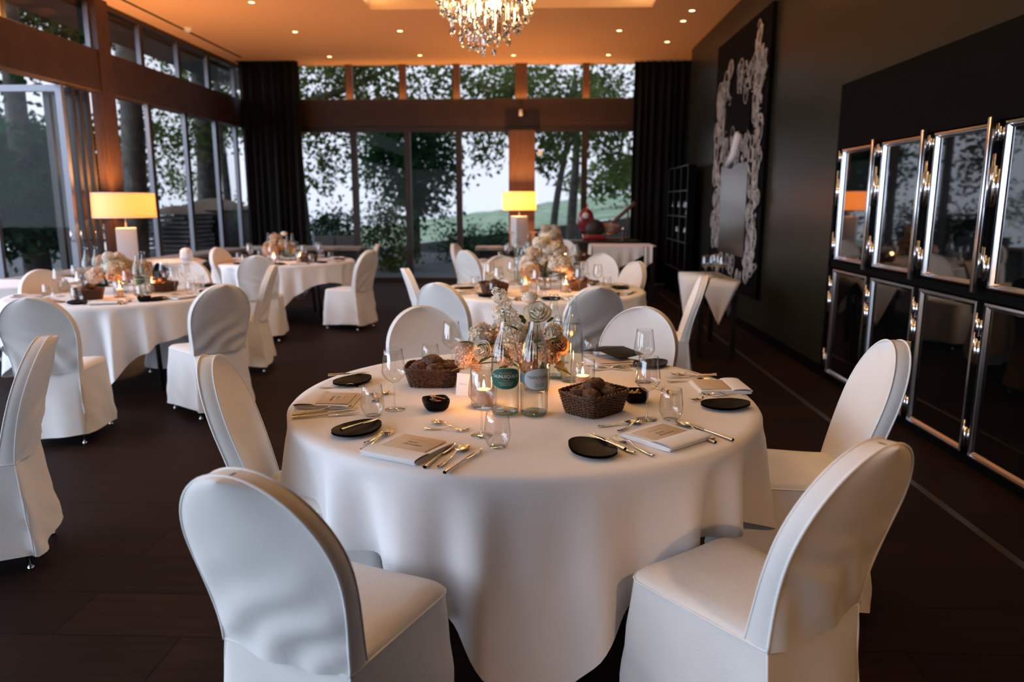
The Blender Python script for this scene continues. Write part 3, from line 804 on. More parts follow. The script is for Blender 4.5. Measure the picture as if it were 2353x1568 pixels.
# ================================================================ round tables and their cloths
def make_table(label):
    t = thing('round_table', label, 'table', (0, 0, 0), 0, 'round banquet tables')
    MB().lathe([(0.001, 0.715), (R_T - 0.01, 0.715), (R_T - 0.004, 0.722), (R_T - 0.004, 0.742), (R_T - 0.01, 0.747), (0.001, 0.747)], 64).obj('tabletop', m_blackwood, t, True, 40)
    for k in range(4):
        a = pi / 4 + k * pi / 2
        MB().tube([(0.5 * cos(a), 0.5 * sin(a), 0.715), (0.56 * cos(a), 0.56 * sin(a), 0.0)], 0.018, 10).obj('leg', m_blackwood, t)
    MB().tube([(0.52 * cos(k * pi / 2 + pi / 4), 0.52 * sin(k * pi / 2 + pi / 4), 0.66) for k in range(4)], 0.014, 8, True).obj('stretcher', m_blackwood, t)
    return t
def cloth_mesh(half, rot, seed, R=R_T + 0.004, zt=0.752, nfold=17, amp=1.0):
    rr = random.Random(seed)
    ph = [rr.uniform(0, 6.28) for _ in range(6)]
    NT, ND = 320, 26
    def over(th):
        d = (th - rot) % (pi / 2)
        c = max(cos(d), sin(d)); return min(half / c, half * 1.36) - R
    def fn(u, v):
        th = 2 * pi * u
        if v < 0.24:
            r = R * 0.985 * (v / 0.24) + 0.0005; return (r * cos(th), r * sin(th), zt)
        if v < 0.30:
            q = (v - 0.24) / 0.06 * pi / 2
            r = R * 0.985 + R * 0.015 * sin(q); return (r * cos(th), r * sin(th), zt - R * 0.015 * (1 - cos(q)))
        s_ = (v - 0.30) / 0.70 * over(th)
        g = th * nfold + 1.0 * sin(th * 2 + ph[0]) + 0.6 * sin(th * 5 + ph[1])
        q_ = sin(g); f = (1 - 2 * abs(q_ * 0.5 - 0.5) ** 0.75) + 0.30 * sin(1.7 * g + ph[2])
        loc = 0.65 + 0.35 * sin(3 * th + ph[3])
        A = amp * loc * (0.050 * (s_ / 0.45) ** 0.8) * min(1, s_ / 0.05)
        dc = ((th - rot) % (pi / 2)) / (pi / 2)              # corner of the square cloth swings outward
        cor = max(0.0, 1 - abs(dc - 0.5) / 0.33)
        r = R + 0.006 + 0.02 * s_ + A * (f - 0.45) + cor * 0.07 * s_
        z = zt - R * 0.015 - s_ * 0.985
        z = max(z, 0.004 + 0.002 * sin(9 * th))
        r += 0.004 * MN.noise(Vector((cos(th) * 5, sin(th) * 5, s_ * 5 + seed)))
        return (r * cos(th), r * sin(th), z)
    NV = 44
    return MB().grid(fn, NT, NV, closeu=True)
def cloth(c, half, rot, seed, label, nfold=17, amp=1.0):
    o = cloth_mesh(half, rot, seed, nfold=nfold, amp=amp).obj('tablecloth', m_linen)
    o.location = (c[0], c[1], 0)
    return tag(o, label, 'tablecloth', 'white tablecloths')
t0 = make_table('round table in front, wholly under a white cloth laid with flowers and bottles'); t0.location = (*TM, 0)
dup(t0, (*TA, 0), 0.2, 'middle round table behind the front one, under a white cloth')
dup(t0, (*TB, 0), 0.5, 'far round table before the timber column, under a white cloth')
dup(t0, (*TC, 0), 0.1, 'round table by the folded glass doors, dark under the lifted cloth hem')
dup(t0, (*TD, 0), 0.4, 'round table before the corner curtain, under a white cloth')
ROT = RAD(-85 - 45)
cloth(TM, 1.19, ROT - 0.03, 11, 'large white cloth with deep folds draped over the round table in front', 18, 1.5)
cloth(TA, 1.16, ROT + 0.1, 12, 'white cloth on the middle round table behind the front one', 21, 1.5)
cloth(TB, 1.16, ROT, 13, 'white cloth on the far round table before the timber column', 21, 1.5)
cloth(TC, 1.16, ROT + 0.14, 14, 'white cloth with striped folds on the round table by the folded glass doors', 24, 1.9)
cloth(TD, 1.12, ROT + 0.05, 15, 'white cloth with stripy folds on the round table before the corner curtain', 23, 1.8)
# ================================================================ outside
struct('ground_terrace', MB().box(-40, 30, -30, 24, -0.25, -0.06), m_earth)
def hill():
    lo_a, lo_b = aty(955, 560, 24), aty(1460, 498, 24)
    hi_a, hi_b = aty(955, 509, 70), aty(1460, 440, 70)
    def fn(u, v):
        a = lo_a.lerp(lo_b, u * 2.2 - 0.7); b = hi_a.lerp(hi_b, u * 2.2 - 0.7)
        p = a.lerp(b, v)
        p.z += 0.10 * MN.noise(Vector((p.x * 0.7, p.y * 0.7, 0))) * (0.3 + v) + 0.05 * sin(p.y * 3.2) * v
        return p
    m = MB().grid(fn, 60, 60)
    o = struct('hill_vineyard', m, m_field, True)
hill()
def bank():
    lo_a, lo_b = aty(955, 560, 24), aty(1460, 498, 24)
    def fn(u, v):
        a = lo_a.lerp(lo_b, u * 2.2 - 0.7)
        return (a.x, a.y - 0.4 * (1 - v), -0.2 + (a.z + 0.2) * v)
    struct('terrace_bank', MB().grid(fn, 20, 4), pbr('dark_stone_bank', (0.030, 0.028, 0.025), 0.9, var=0.4, vscale=2))
bank()
def foliage(blobs, n, size, rs):
    """blobs: list of (x, y, z, rx, ry, rz); n leaves in all, spread in twigs"""
    m = MB(); vol = [b[3] * b[4] * b[5] for b in blobs]; tot = sum(vol)
    for b, w in zip(blobs, vol):
        k = max(8, int(n * w / tot)); tw = max(3, k // 22)
        for _ in range(tw):
            while True:
                d = Vector((rs.uniform(-1, 1), rs.uniform(-1, 1), rs.uniform(-1, 1)))
                if d.length <= 1 and d.length > 0.25: break
            c = Vector((b[0] + d.x * b[3], b[1] + d.y * b[4], b[2] + d.z * b[5]))
            dirn = Vector((d.x + rs.uniform(-.6, .6), d.y + rs.uniform(-.6, .6), d.z * 0.5 + rs.uniform(-.7, .3)))
            for i in range(22):
                p = c + dirn * (i / 22 - 0.5) * size * 5 + Vector((rs.gauss(0, 1), rs.gauss(0, 1), rs.gauss(0, 1))) * size * 1.1
                a = Vector((rs.gauss(0, 1), rs.gauss(0, 1), rs.gauss(0, 1))).normalized()
                q = a.cross(Vector((rs.gauss(0, 1), rs.gauss(0, 1), rs.gauss(0, 1)))).normalized()
                s_ = size * rs.uniform(0.6, 1.2)
                m.add([p - a * s_ * .55, p + q * s_ * .3, p + a * s_ * .55, p - q * s_ * .3], [(0, 1, 2, 3)])
    return m
def tree(label, x, y, trunk_r, lean, h, blobs, n, size, mat, seed, forks=()):
    rs = random.Random(seed)
    t = thing('tree', label, 'tree', (x, y, -0.1), 0, 'trees outside the glass fronts')
    tk = MB()
    pts = [Vector((lean[0] * s_ + 0.06 * sin(s_ * 6 + seed), lean[1] * s_, h * s_)) for s_ in [i / 10 for i in range(11)]]
    tk.tube(pts, lambda q: trunk_r * (1.15 - 0.6 * q), 10)
    tk.obj('trunk', m_bark, t)
    for (s_, dx, dy, dz) in forks:
        p = Vector((lean[0] * s_, lean[1] * s_, h * s_))
        MB().tube([p, p + Vector((dx * .5, dy * .5, dz * .4)), p + Vector((dx, dy, dz))], lambda q: trunk_r * 0.55 * (1 - 0.7 * q), 8).obj('branch', m_bark, t)
    if n:
        foliage([(b[0] - x, b[1] - y, b[2] + 0.1, b[3], b[4], b[5]) for b in blobs], n, size, rs).obj('foliage', mat, t, False, kind='stuff')
    return t
def B(px, py, Y, rpx, rpy, dy=1.5):
    p = aty(px, py, Y); k = Y / F_PX
    return (p.x, Y, p.z, rpx * k, dy, rpy * k)
def gx(px, Y): return aty(px, 467, Y).x
# beyond the far windows
Y = 22
tree('dense dark green tree in the middle of the far windows', gx(945, Y), Y, 0.16, (0.2, 0), 4.5,
     [B(930, 330, Y, 105, 75), B(985, 400, Y, 70, 80), B(900, 400, Y, 70, 55), B(950, 470, Y, 60, 50), B(880, 290, Y, 70, 55), B(1010, 320, Y, 50, 50)], 7000, 0.18, m_leaf_dark, 1, ((.6, .8, 0, 1.2), (.7, -.7, 0, 1.3)))
Y = 18.5
tree('tall tree whose leafy boughs hang across the upper far windows', gx(690, Y), Y, 0.2, (0, 0), 6.5,
     [B(760, 200, Y, 95, 60), B(740, 300, Y, 60, 60), B(880, 195, Y, 90, 55), B(1010, 190, Y, 90, 50), B(770, 370, Y, 45, 30), B(730, 420, Y, 30, 40), B(800, 110, Y, 150, 50)], 4600, 0.15, m_leaf, 2, ((.6, 3, 0, 1.2),))
Y = 20
tree('slender leaning tree with a forked trunk beyond the far windows beside the column', gx(1268, Y), Y, 0.10, (0.5, 0), 4.6,
     [B(1130, 200, Y, 90, 50), B(1120, 330, Y, 55, 45), B(1280, 215, Y, 90, 60), B(1290, 320, Y, 75, 55), B(1250, 380, Y, 40, 35)], 3600, 0.15, m_leaf, 3, ((.55, -.5, 0, 1.6), (.6, .6, 0, 1.5)))
Y = 23
tree('straight dark trunked tree beside the slender one beyond the far windows', gx(1318, Y), Y, 0.15, (0.0, 0), 5.2,
     [B(1390, 215, Y, 80, 55), B(1400, 320, Y, 60, 50), B(1330, 270, Y, 70, 50), B(1420, 390, Y, 45, 30), B(1200, 200, Y, 70, 50)], 3600, 0.17, m_leaf, 4, ((.6, .9, 0, 1.6),))
Y = 19
def bush(label, blobs, n, size, mat, seed):
    rs = random.Random(seed); b0 = blobs[0]
    t = thing('bush', label, 'bush', (b0[0], b0[1], -0.1), 0, 'bushes outside the glass fronts')
    MB().tube([(0, 0, 0), (0.1, 0, max(0.3, b0[2] * 0.6))], 0.04, 6).obj('stem', m_bark, t)
    foliage([(b[0] - b0[0], b[1] - b0[1], b[2] + 0.1, b[3], b[4], b[5]) for b in blobs], n, size, rs).obj('foliage', mat, t, False, kind='stuff')
Y = 17.5
bush('olive green bush at the foot of the dense tree, before the vineyard', [B(890, 560, Y, 62, 60, .9), B(880, 500, Y, 45, 40, .7), B(925, 610, Y, 40, 40, .8)], 2600, 0.10, m_leaf, 11)
bush('dark clipped bush beyond the console at the edge of the corner curtain', [B(760, 530, Y, 60, 48, .8), B(800, 545, Y, 25, 45, .6)], 1500, 0.10, m_leaf_dark, 12)
bush('dark bush at the foot of the timber column outside', [B(1090, 560, 20, 110, 42, .8)], 1700, 0.11, m_leaf_dark, 13)
Y = 34
bush('pale far trees on the vineyard slope next to the black curtain', [B(1400, 415, Y, 45, 38, 2), B(1330, 425, Y, 30, 22, 2), B(1450, 400, Y, 30, 45, 2)], 1600, 0.25, m_leaf, 21)
# beyond the terrace front on the left
def BX(px, py, X, rpx, rpy, dx=1.2):
    p = atx(px, py, X); k = p.y / F_PX
    return (p.x, p.y, p.z, dx, rpx * k * 1.6, rpy * k)
p = atx(302, 440, -7.2)
tree('thick grey trunk close behind the terrace windows beside the brown post', p.x, p.y, 0.21, (0.15, 0), 6.5,
     [BX(260, 360, -8.2, 40, 70), BX(330, 60, -8.2, 80, 50), BX(230, 40, -8.4, 70, 50), BX(300, 300, -8.8, 40, 60), BX(270, 420, -8.6, 40, 60)], 2600, 0.13, m_leaf, 5)
p = atx(468, 440, -8.6)
tree('dark trunk behind the terrace windows next to the corner curtain', p.x, p.y, 0.26, (0.1, 0.2), 6.5,
     [BX(480, 250, -9.0, 60, 60), BX(410, 290, -9.0, 40, 60), BX(430, 120, -9.0, 60, 60), BX(380, 340, -9.2, 40, 60), BX(450, 180, -9, 60, 50)], 2600, 0.14, m_leaf, 6)
p = atx(516, 440, -8.0)
tree('thin trunk seen through the last terrace pane before the curtain', p.x, p.y, 0.10, (0.0, 0.2), 6.5,
     [BX(520, 300, -8.3, 22, 60), BX(520, 200, -8.3, 30, 50)], 900, 0.13, m_leaf, 7)
p = atx(60, 440, -9.5)
tree('large dark tree behind the folded-open glass door', p.x, p.y, 0.22, (0.1, 0), 6.5,
     [BX(40, 330, -10.5, 90, 40), BX(110, 420, -10.5, 60, 60), BX(60, 480, -10.5, 70, 50), BX(100, 40, -10.0, 120, 60), BX(30, 160, -9.5, 70, 30), BX(60, 380, -10.5, 90, 60), BX(90, 330, -9.8, 60, 40)], 7000, 0.17, m_leaf_dark, 8, ((.5, -.6, 1, 1.2),))
bush('low shrubbery beyond the terrace seen through the open door', [BX(70, 540, -10, 110, 40), BX(330, 520, -11, 60, 40)], 2400, 0.12, m_leaf_dark, 14)
bush('tall dark hedge shrub beyond the folded-open glass door', [BX(40, 480, -9.6, 70, 90), BX(120, 470, -9.8, 50, 90), BX(-30, 470, -9.6, 60, 90), BX(20, 375, -9.8, 60, 70), BX(95, 385, -9.9, 50, 70), BX(150, 400, -9.9, 40, 60)], 11000, 0.17, m_leaf_dark, 19)
bush('shrub with loose twigs behind the stacked slats on the terrace', [BX(400, 420, -11, 45, 45), BX(500, 480, -11, 30, 50)], 1300, 0.12, m_leaf, 15)
# terrace furniture
m_slat = pbr('weathered_slats', (0.085, 0.085, 0.085), 0.7, var=0.3, vscale=5)
m_tarp = pbr('brown_cover', (0.16, 0.10, 0.06), 0.8, var=0.2, vscale=4)
p = atx(414, 530, -6.9)
st = thing('slat_stack', 'stack of grey slatted boards under a rounded cover on the terrace', 'stack of boards', (p.x, p.y, -0.06))
for k in range(12):
    MB().rbox(-0.42, 0.42, -0.55, 0.55, 0.32 + k * 0.085, 0.38 + k * 0.085, 0.01, T(0.02 * sin(k * 2.1), 0, 0, 0.05 * sin(k))).obj('slat_board', m_slat, st)
MB().rbox(-0.36, 0.36, -0.5, 0.5, 0, 0.32, 0.01).obj('base', m_tarp, st)
MB().grid(lambda u, v: (-0.45 + 0.9 * u, -0.6 + 1.2 * v, 1.36 + 0.16 * sin(pi * u) * sin(pi * v) ** 0.5), 12, 12).obj('cover', m_tarp, st)
p = atx(470, 540, -6.8)
st = thing('covered_crate', 'tall dark box with a brown cover on the terrace beside the slat stack', 'box', (p.x, p.y + 0.55, -0.06))
MB().rbox(-0.55, 0.55, -0.7, 0.7, 0, 1.45, 0.02).obj('box', m_blackwood, st)
MB().grid(lambda u, v: (-0.62 + 1.24 * u, -0.78 + 1.56 * v, 1.42 + 0.24 * sin(pi * u) ** .7 * sin(pi * v) ** .7), 12, 12).obj('cover', m_tarp, st)
for k, (px, w) in enumerate(((752, 0.45), (798, 0.42))):
    p = aty(px, 560, 16.2)
    pt = thing('planter', ('grey square planter outside the far window, beside the corner curtain', 'grey square planter outside the far window, under the first mullion')[k], 'planter', (p.x, 16.2, -0.06))
    MB().lathe([(w * .55, 0), (w * .7, 0.85), (w * .62, 0.85), (w * .6, 0.7)], 4, T(0, 0, 0, pi / 4)).obj('pot', pbr('grey_planter', (0.10, 0.09, 0.08), 0.7), pt, False)
    MB().lathe([(0.001, 0.72), (w * .6, 0.72)], 4, T(0, 0, 0, pi / 4)).obj('soil', m_bark, pt, False)
bl = thing('terrace_bollard', 'pale concrete block at the terrace edge outside the far window', 'concrete block', (aty(748, 500, 19.6).x, 19.6, -0.06))
MB().rbox(-0.3, 0.3, -0.3, 0.3, 0, 1.15, 0.02).obj('block', pbr('pale_concrete', (0.28, 0.30, 0.33), 0.8, var=0.1), bl)
# ================================================================ tableware prototypes
ZC = 0.7525                                    # top of the cloth
protoset = []
def P(o): protoset.append(o); return o
_used = {}
def put(proto, loc, rz, label, group=None, scale=None):
    """first use moves the prototype itself, later uses copy it with its parts"""
    key = proto.name
    if key not in _used:
        _used[key] = 1; proto.location = loc; proto.rotation_euler = (0, 0, rz); proto['label'] = label
        if group: proto['group'] = group
        if scale: proto.scale = (scale,) * 3
        return proto
    return dup(proto, loc, rz, label, group, scale)

def wine_glass():
    t = thing('wine_glass', 'wine glass', 'wine glass', group='stemmed wine glasses')
    MB().lathe([(0.0005, 0.100), (0.006, 0.1012), (0.020, 0.109), (0.034, 0.1215), (0.0415, 0.134), (0.0435, 0.143), (0.0428, 0.152), (0.0395, 0.180), (0.0355, 0.208), (0.0335, 0.226), (0.0329, 0.2263), (0.0327, 0.2255)], 40).obj('bowl', m_glass, t)
    MB().lathe([(0.007, 0.1005), (0.0042, 0.094), (0.0034, 0.07), (0.0034, 0.03), (0.0042, 0.012), (0.0075, 0.0062)], 16).obj('stem', m_glass, t)
    MB().lathe([(0.0075, 0.0062), (0.020, 0.0032), (0.036, 0.0018), (0.0365, 0.0006), (0.036, 0.0), (0.0005, 0.0)], 40).obj('foot', m_glass, t)
    return t
def tumbler():
    t = thing('tumbler', 'tumbler', 'water glass', group='stemless tumblers')
    MB().lathe([(0.0255, 0.0025), (0.033, 0.012), (0.0395, 0.026), (0.0418, 0.040), (0.0410, 0.056), (0.0375, 0.085), (0.0345, 0.112), (0.0338, 0.1123), (0.0336, 0.1115)], 40).obj('wall', m_glass, t)
    MB().lathe([(0.0005, 0.0045), (0.018, 0.004), (0.0255, 0.0025), (0.025, 0.0), (0.0005, 0.0005)], 32).obj('base', m_glass, t)
    return t
def knife(ln, nm, cat):
    t = thing(nm, nm, cat)
    hl = ln * 0.52
    MB().grid(lambda u, v: ((0.0035 + 0.0035 * u ** 2 * (1 if u < .9 else .8)) * (0 if False else 1) * cos(2 * pi * v) * (1 - 0.35 * (1 - u)), -ln / 2 + hl * (1 - u), 0.0052 + 0.0048 * sin(2 * pi * v) * (0.75 + .25 * u)), 9, 10, closev=True).obj('handle', m_steel, t)
    bl = ln - hl
    def bf(u, v):
        y = -ln / 2 + hl + bl * u
        w0 = -0.004; w1 = 0.006 + 0.006 * sin(pi * min(1, u * 1.15)) - 0.011 * max(0, (u - .75) / .25) ** 2
        return (w0 + (w1 - w0) * v, y, 0.0045 + 0.0012 * (1 - v))
    o = MB().grid(bf, 14, 3).obj('blade', m_steel, t); md = o.modifiers.new('thickness', 'SOLIDIFY'); md.thickness = 0.0012
    return t
def fork(ln, nm, cat):
    t = thing(nm, nm, cat); hl = ln * 0.70
    def zc(y):
        q = (y + ln / 2) / ln
        return 0.0035 + 0.011 * math.exp(-((q - 0.60) / 0.13) ** 2) + 0.003 * max(0, (0.12 - q) / 0.12) + 0.007 * max(0, (q - .88) / .12) ** 1.5
    def hf(u, v):
        q = u; y = -ln / 2 + hl * u
        w = 0.0085 - 0.0055 * min(1, u * 1.9) + 0.0005
        if u < 0.06: w *= 0.55 + 0.45 * u / 0.06
        w = w if u < .9 else w + (u - .9) * 0.045
        a = 2 * pi * v
        return (w * cos(a), y, zc(y) + 0.0016 * sin(a))
    MB().grid(hf, 22, 8, closev=True).obj('handle', m_steel, t)
    m = MB()
    y0 = -ln / 2 + hl - 0.004
    m.grid(lambda u, v: ((v - .5) * 2 * (0.006 + 0.0065 * min(1, u * 1.6)), y0 + u * 0.022, zc(y0 + u * 0.022) - 0.002 * (1 - (2 * v - 1) ** 2)), 5, 6)
    m.grid(lambda u, v: ((v - .5) * 2 * (0.006 + 0.0065 * min(1, u * 1.6)), y0 + u * 0.022, zc(y0 + u * 0.022) - 0.0014 - 0.002 * (1 - (2 * v - 1) ** 2)), 5, 6)
    for k in range(4):
        x = -0.0106 + k * 0.00707; yy = [y0 + 0.020 + (ln / 2 - y0 - 0.020) * i / 5 for i in range(6)]
        m.tube([(x * (1 - 0.05 * i / 5), y, zc(y) - 0.0008) for i, y in enumerate(yy)], lambda q: 0.0016 * (1 - 0.35 * q), 6)
    m.obj('tines', m_steel, t); return t
def spoon(ln, nm, cat):
    t = thing(nm, nm, cat); hl = ln * 0.68
    def zc(y):
        q = (y + ln / 2) / ln
        return 0.0035 + 0.009 * math.exp(-((q - 0.62) / 0.10) ** 2) + 0.003 * max(0, (0.12 - q) / 0.12)
    def hf(u, v):
        y = -ln / 2 + hl * u; w = 0.0085 - 0.0055 * min(1, u * 1.9) + 0.0003
        if u < 0.06: w *= 0.55 + 0.45 * u / 0.06
        a = 2 * pi * v; return (w * cos(a), y, zc(y) + 0.0016 * sin(a))
    MB().grid(hf, 18, 8, closev=True).obj('handle', m_steel, t)
    y0 = -ln / 2 + hl - 0.004; L_ = ln / 2 - y0; W_ = 0.020 * ln / 0.2
    def bf(u, v, d=0):
        a = 2 * pi * v; r = u
        x = W_ * r * cos(a) * (1 + 0.12 * sin(a)); y = y0 + L_ / 2 + L_ / 2 * r * sin(a)
        return (x, y, 0.0085 - 0.0075 * (1 - r * r) - d + 0.002 * (1 - (y - y0) / L_))
    MB().grid(lambda u, v: bf(0.02 + .98 * u, v), 8, 24, closev=True).grid(lambda u, v: bf(0.02 + .98 * u, v, 0.001), 8, 24, closev=True).obj('bowl', m_steel, t)
    return t
def side_plate():
    t = thing('bread_plate', 'bread plate', 'plate', group='black pointed bread plates')
    def shape(a):                                                          # rounded body drawn out to one soft tip
        return 0.078 * (1 + 0.30 * max(0, cos(a)) ** 5 + 0.05 * cos(2 * a + .6))
    def top(u, v):
        a = 2 * pi * v; r = shape(a) * u
        h = 0.006 + 0.011 * u ** 3 + 0.004 * max(0, cos(a)) * u ** 2
        return (r * cos(a), r * sin(a) * 0.94, h)
    def bot(u, v):
        a = 2 * pi * v; q = 1 - u; r = shape(a) * (0.985 * q if q > .55 else q)
        x, y, h = top(max(0.001, q), v)
        return (x * (1 if q > .5 else .96), y * (1 if q > .5 else .96), max(0.0, h - 0.0055 - 0.002 * (q > .3)))
    MB().grid(lambda u, v: top(max(u, 0.01), v), 12, 48, closev=True).grid(lambda u, v: bot(min(u, .99), v), 12, 48, closev=True).obj('dish', m_black_cer, t)
    MB().lathe([(0.030, 0.0), (0.0335, 0.0), (0.034, 0.004), (0.030, 0.004)], 28).obj('foot_ring', m_black_cer, t)
    return t
def bowl_small(kind):
    t = thing('small_bowl', 'small black bowl', 'bowl', group='small black bowls')
    def sec(z, s_):
        def f(v):
            a = 2 * pi * v; c, q = cos(a), sin(a); n = 4.5
            k = (abs(c) ** n + abs(q) ** n) ** (-1 / n); return (s_ * k * c, s_ * k * q, z)
        return f
    prof = [(0.0, 0.026), (0.002, 0.034), (0.012, 0.042), (0.030, 0.047), (0.040, 0.0475), (0.0425, 0.046), (0.041, 0.0435), (0.030, 0.042), (0.014, 0.037), (0.009, 0.028), (0.008, 0.002)]
    MB().grid(lambda u, v: sec(*prof[round(u * (len(prof) - 1))])(v), len(prof), 36, closev=True).obj('dish', m_black_cer, t)
    rs = random.Random(5)
    if kind == 'chips':
        for k in range(5):
            MB().rbox(-.016, .016, -.028, .028, 0, .003, 0.001, T(rs.uniform(-.012, .012), rs.uniform(-.01, .01), 0.020 + 0.006 * k, rs.uniform(0, 3), rs.uniform(.3, .9), rs.uniform(-.3, .3))).obj('crispbread', m_chip, t)
    else:
        for k in range(7):
            a = k * 0.9
            MB().lathe([(0.011, 0), (0.0105, .008), (0.006, .014), (0.0085, .016), (0.003, .024), (0.0005, .026)], 10, T(0.024 * cos(a) * (k > 0), 0.024 * sin(a) * (k > 0), 0.013 + 0.006 * (k % 2))).obj('butter_pat', m_butter, t)
    return t
def napkin(card_text=None):
    t = thing('napkin', 'napkin', 'napkin', group='folded white napkins')
    m = MB()
    def fold(z0, z1, y0, y1, w, ww):
        m.grid(lambda u, v: (-w + 2 * w * u + 0.002 * MN.noise(Vector((u * 3, v * 3, z0 * 99))), y0 + (y1 - y0) * 0.5 * (1 - cos(2 * pi * v) * 1.0), (z0 + z1) / 2 + (z1 - z0) / 2 * sin(2 * pi * v) * (1.0) + 0.0008 * MN.noise(Vector((u * 5, v * 4, z0 * 50)))), 12, 24, closev=True)
        for sx in (-w, w):
            n0 = len(m.v); pts = [(sx, y0 + (y1 - y0) * 0.5 * (1 - cos(2 * pi * k / 24)), (z0 + z1) / 2 + (z1 - z0) / 2 * sin(2 * pi * k / 24)) for k in range(24)]
            m.add(pts, [tuple(range(24))])
    fold(0.0, 0.010, -0.105, 0.105, 0.100, 0)
    fold(0.0045, 0.0155, -0.106, 0.098, 0.0985, 0)
    m.obj('cloth', m_linen, t)
    b = MB()
    b.grid(lambda u, v: (-0.1 + 0.2 * u, -0.108 + 0.080 * 0.5 * (1 - cos(2 * pi * v)), 0.0155 + 0.0065 * sin(2 * pi * v)), 10, 20, closev=True)
    b.obj('turned_band', m_linen, t)
    return t
def menu_card(lines=None, body=None):
    t = thing('menu_card', 'menu card', 'card', group='cream menu cards')
    MB().rbox(-0.080, 0.080, -0.062, 0.062, 0, 0.0012, 0.0004).obj('card', m_paper, t)
    m = MB()
    if body:
        for k, (s_, y, sz, x) in enumerate(body):
            v, f = text_tris(s_, sz, 0.45); m.add(v, f, T(x, y, 0.0016))
        m.obj('handwriting', m_ink, t, False)
    m = MB()
    m.tube([(-0.035 + 0.07 * i / 16, 0.028 + 0.0022 * sin(i * 1.9) * (1 - abs(i - 8) / 9), 0.0015) for i in range(17)], 0.00035, 4)
    m.obj('flourish', m_gold_ink, t); return t

# ---------------------------------------------------------------- bottle
BR = 0.0415
BPROF = [(0.0345, 0.0), (0.0390, 0.004), (BR, 0.012), (BR, 0.085), (BR, 0.150), (0.0410, 0.165), (0.0385, 0.185), (0.0335, 0.207), (0.0265, 0.229), (0.0205, 0.248), (0.0165, 0.264), (0.0142, 0.279), (0.0134, 0.296), (0.0134, 0.302), (0.0155, 0.304), (0.0155, 0.315), (0.0140, 0.318), (0.0115, 0.318)]
def flute(a, z):
    k = 0.0
    if 0.150 < z < 0.262: k = 0.0011 * min(1, (z - .15) / .03) * min(1, (0.265 - z) / .05)
    if 0.012 < z < 0.083: k = 0.0006
    return k * cos(a * 22)
def prof_r(z, prof):
    for (r0, z0), (r1, z1) in zip(prof[:-1], prof[1:]):
        if z0 <= z <= z1: return r0 + (r1 - r0) * ((z - z0) / (z1 - z0) if z1 > z0 else 0)
    return prof[-1][0]
m_lab_green = pbr('green_label', (0.008, 0.105, 0.070), 0.4)
m_lab_rim = pbr('pale_label_rim', (0.55, 0.55, 0.42), 0.4)
m_lab_silver = pbr('silver_label', (0.46, 0.50, 0.50), 0.4)
m_lab_teal = pbr('teal_label', (0.14, 0.27, 0.28), 0.4)
m_lab_white = pbr('white_lettering', (0.85, 0.88, 0.85), 0.5)
m_lab_orange = pbr('orange_lettering', (0.70, 0.30, 0.16), 0.5)
m_lab_dark = pbr('dark_lettering', (0.03, 0.06, 0.07), 0.5)
def wrap(vs, r, z0): return [(r * sin(x / r), -r * cos(x / r), z0 + y) for (x, y, *_) in vs]
def ell(wd, ht, r, z0, x0=0.0, nr=5, na=40, sq=2.3):
    vs = []; fs = []
    for j in range(nr + 1):
        for i in range(na):
            a = 2 * pi * i / na; c, s_ = cos(a), sin(a); k = (abs(c) ** sq + abs(s_) ** sq) ** (-1 / sq) * j / nr
            vs.append((x0 + wd * k * c, ht * k * s_))
    for j in range(nr):
        for i in range(na):
            q = (i + 1) % na; fs.append((j * na + i, j * na + q, (j + 1) * na + q, (j + 1) * na + i))
    return wrap(vs, r, z0), fs
def rect_w(x0, x1, y0, y1, r, z0, n=10):
    m = [(x0 + (x1 - x0) * i / n, y) for y in (y0, y1) for i in range(n + 1)]
    return wrap(m, r, z0), [(i, i + 1, n + 2 + i, n + 1 + i) for i in range(n)]
def words_on(m, s_, size, r, z0, x0=0.0, y0=0.0, stretch=1.0):
    v, f = text_tris(s_, size); v = [(x0 + x * stretch, y0 + y, 0) for x, y, *_ in v]; m.add(wrap(v, r, z0), f)
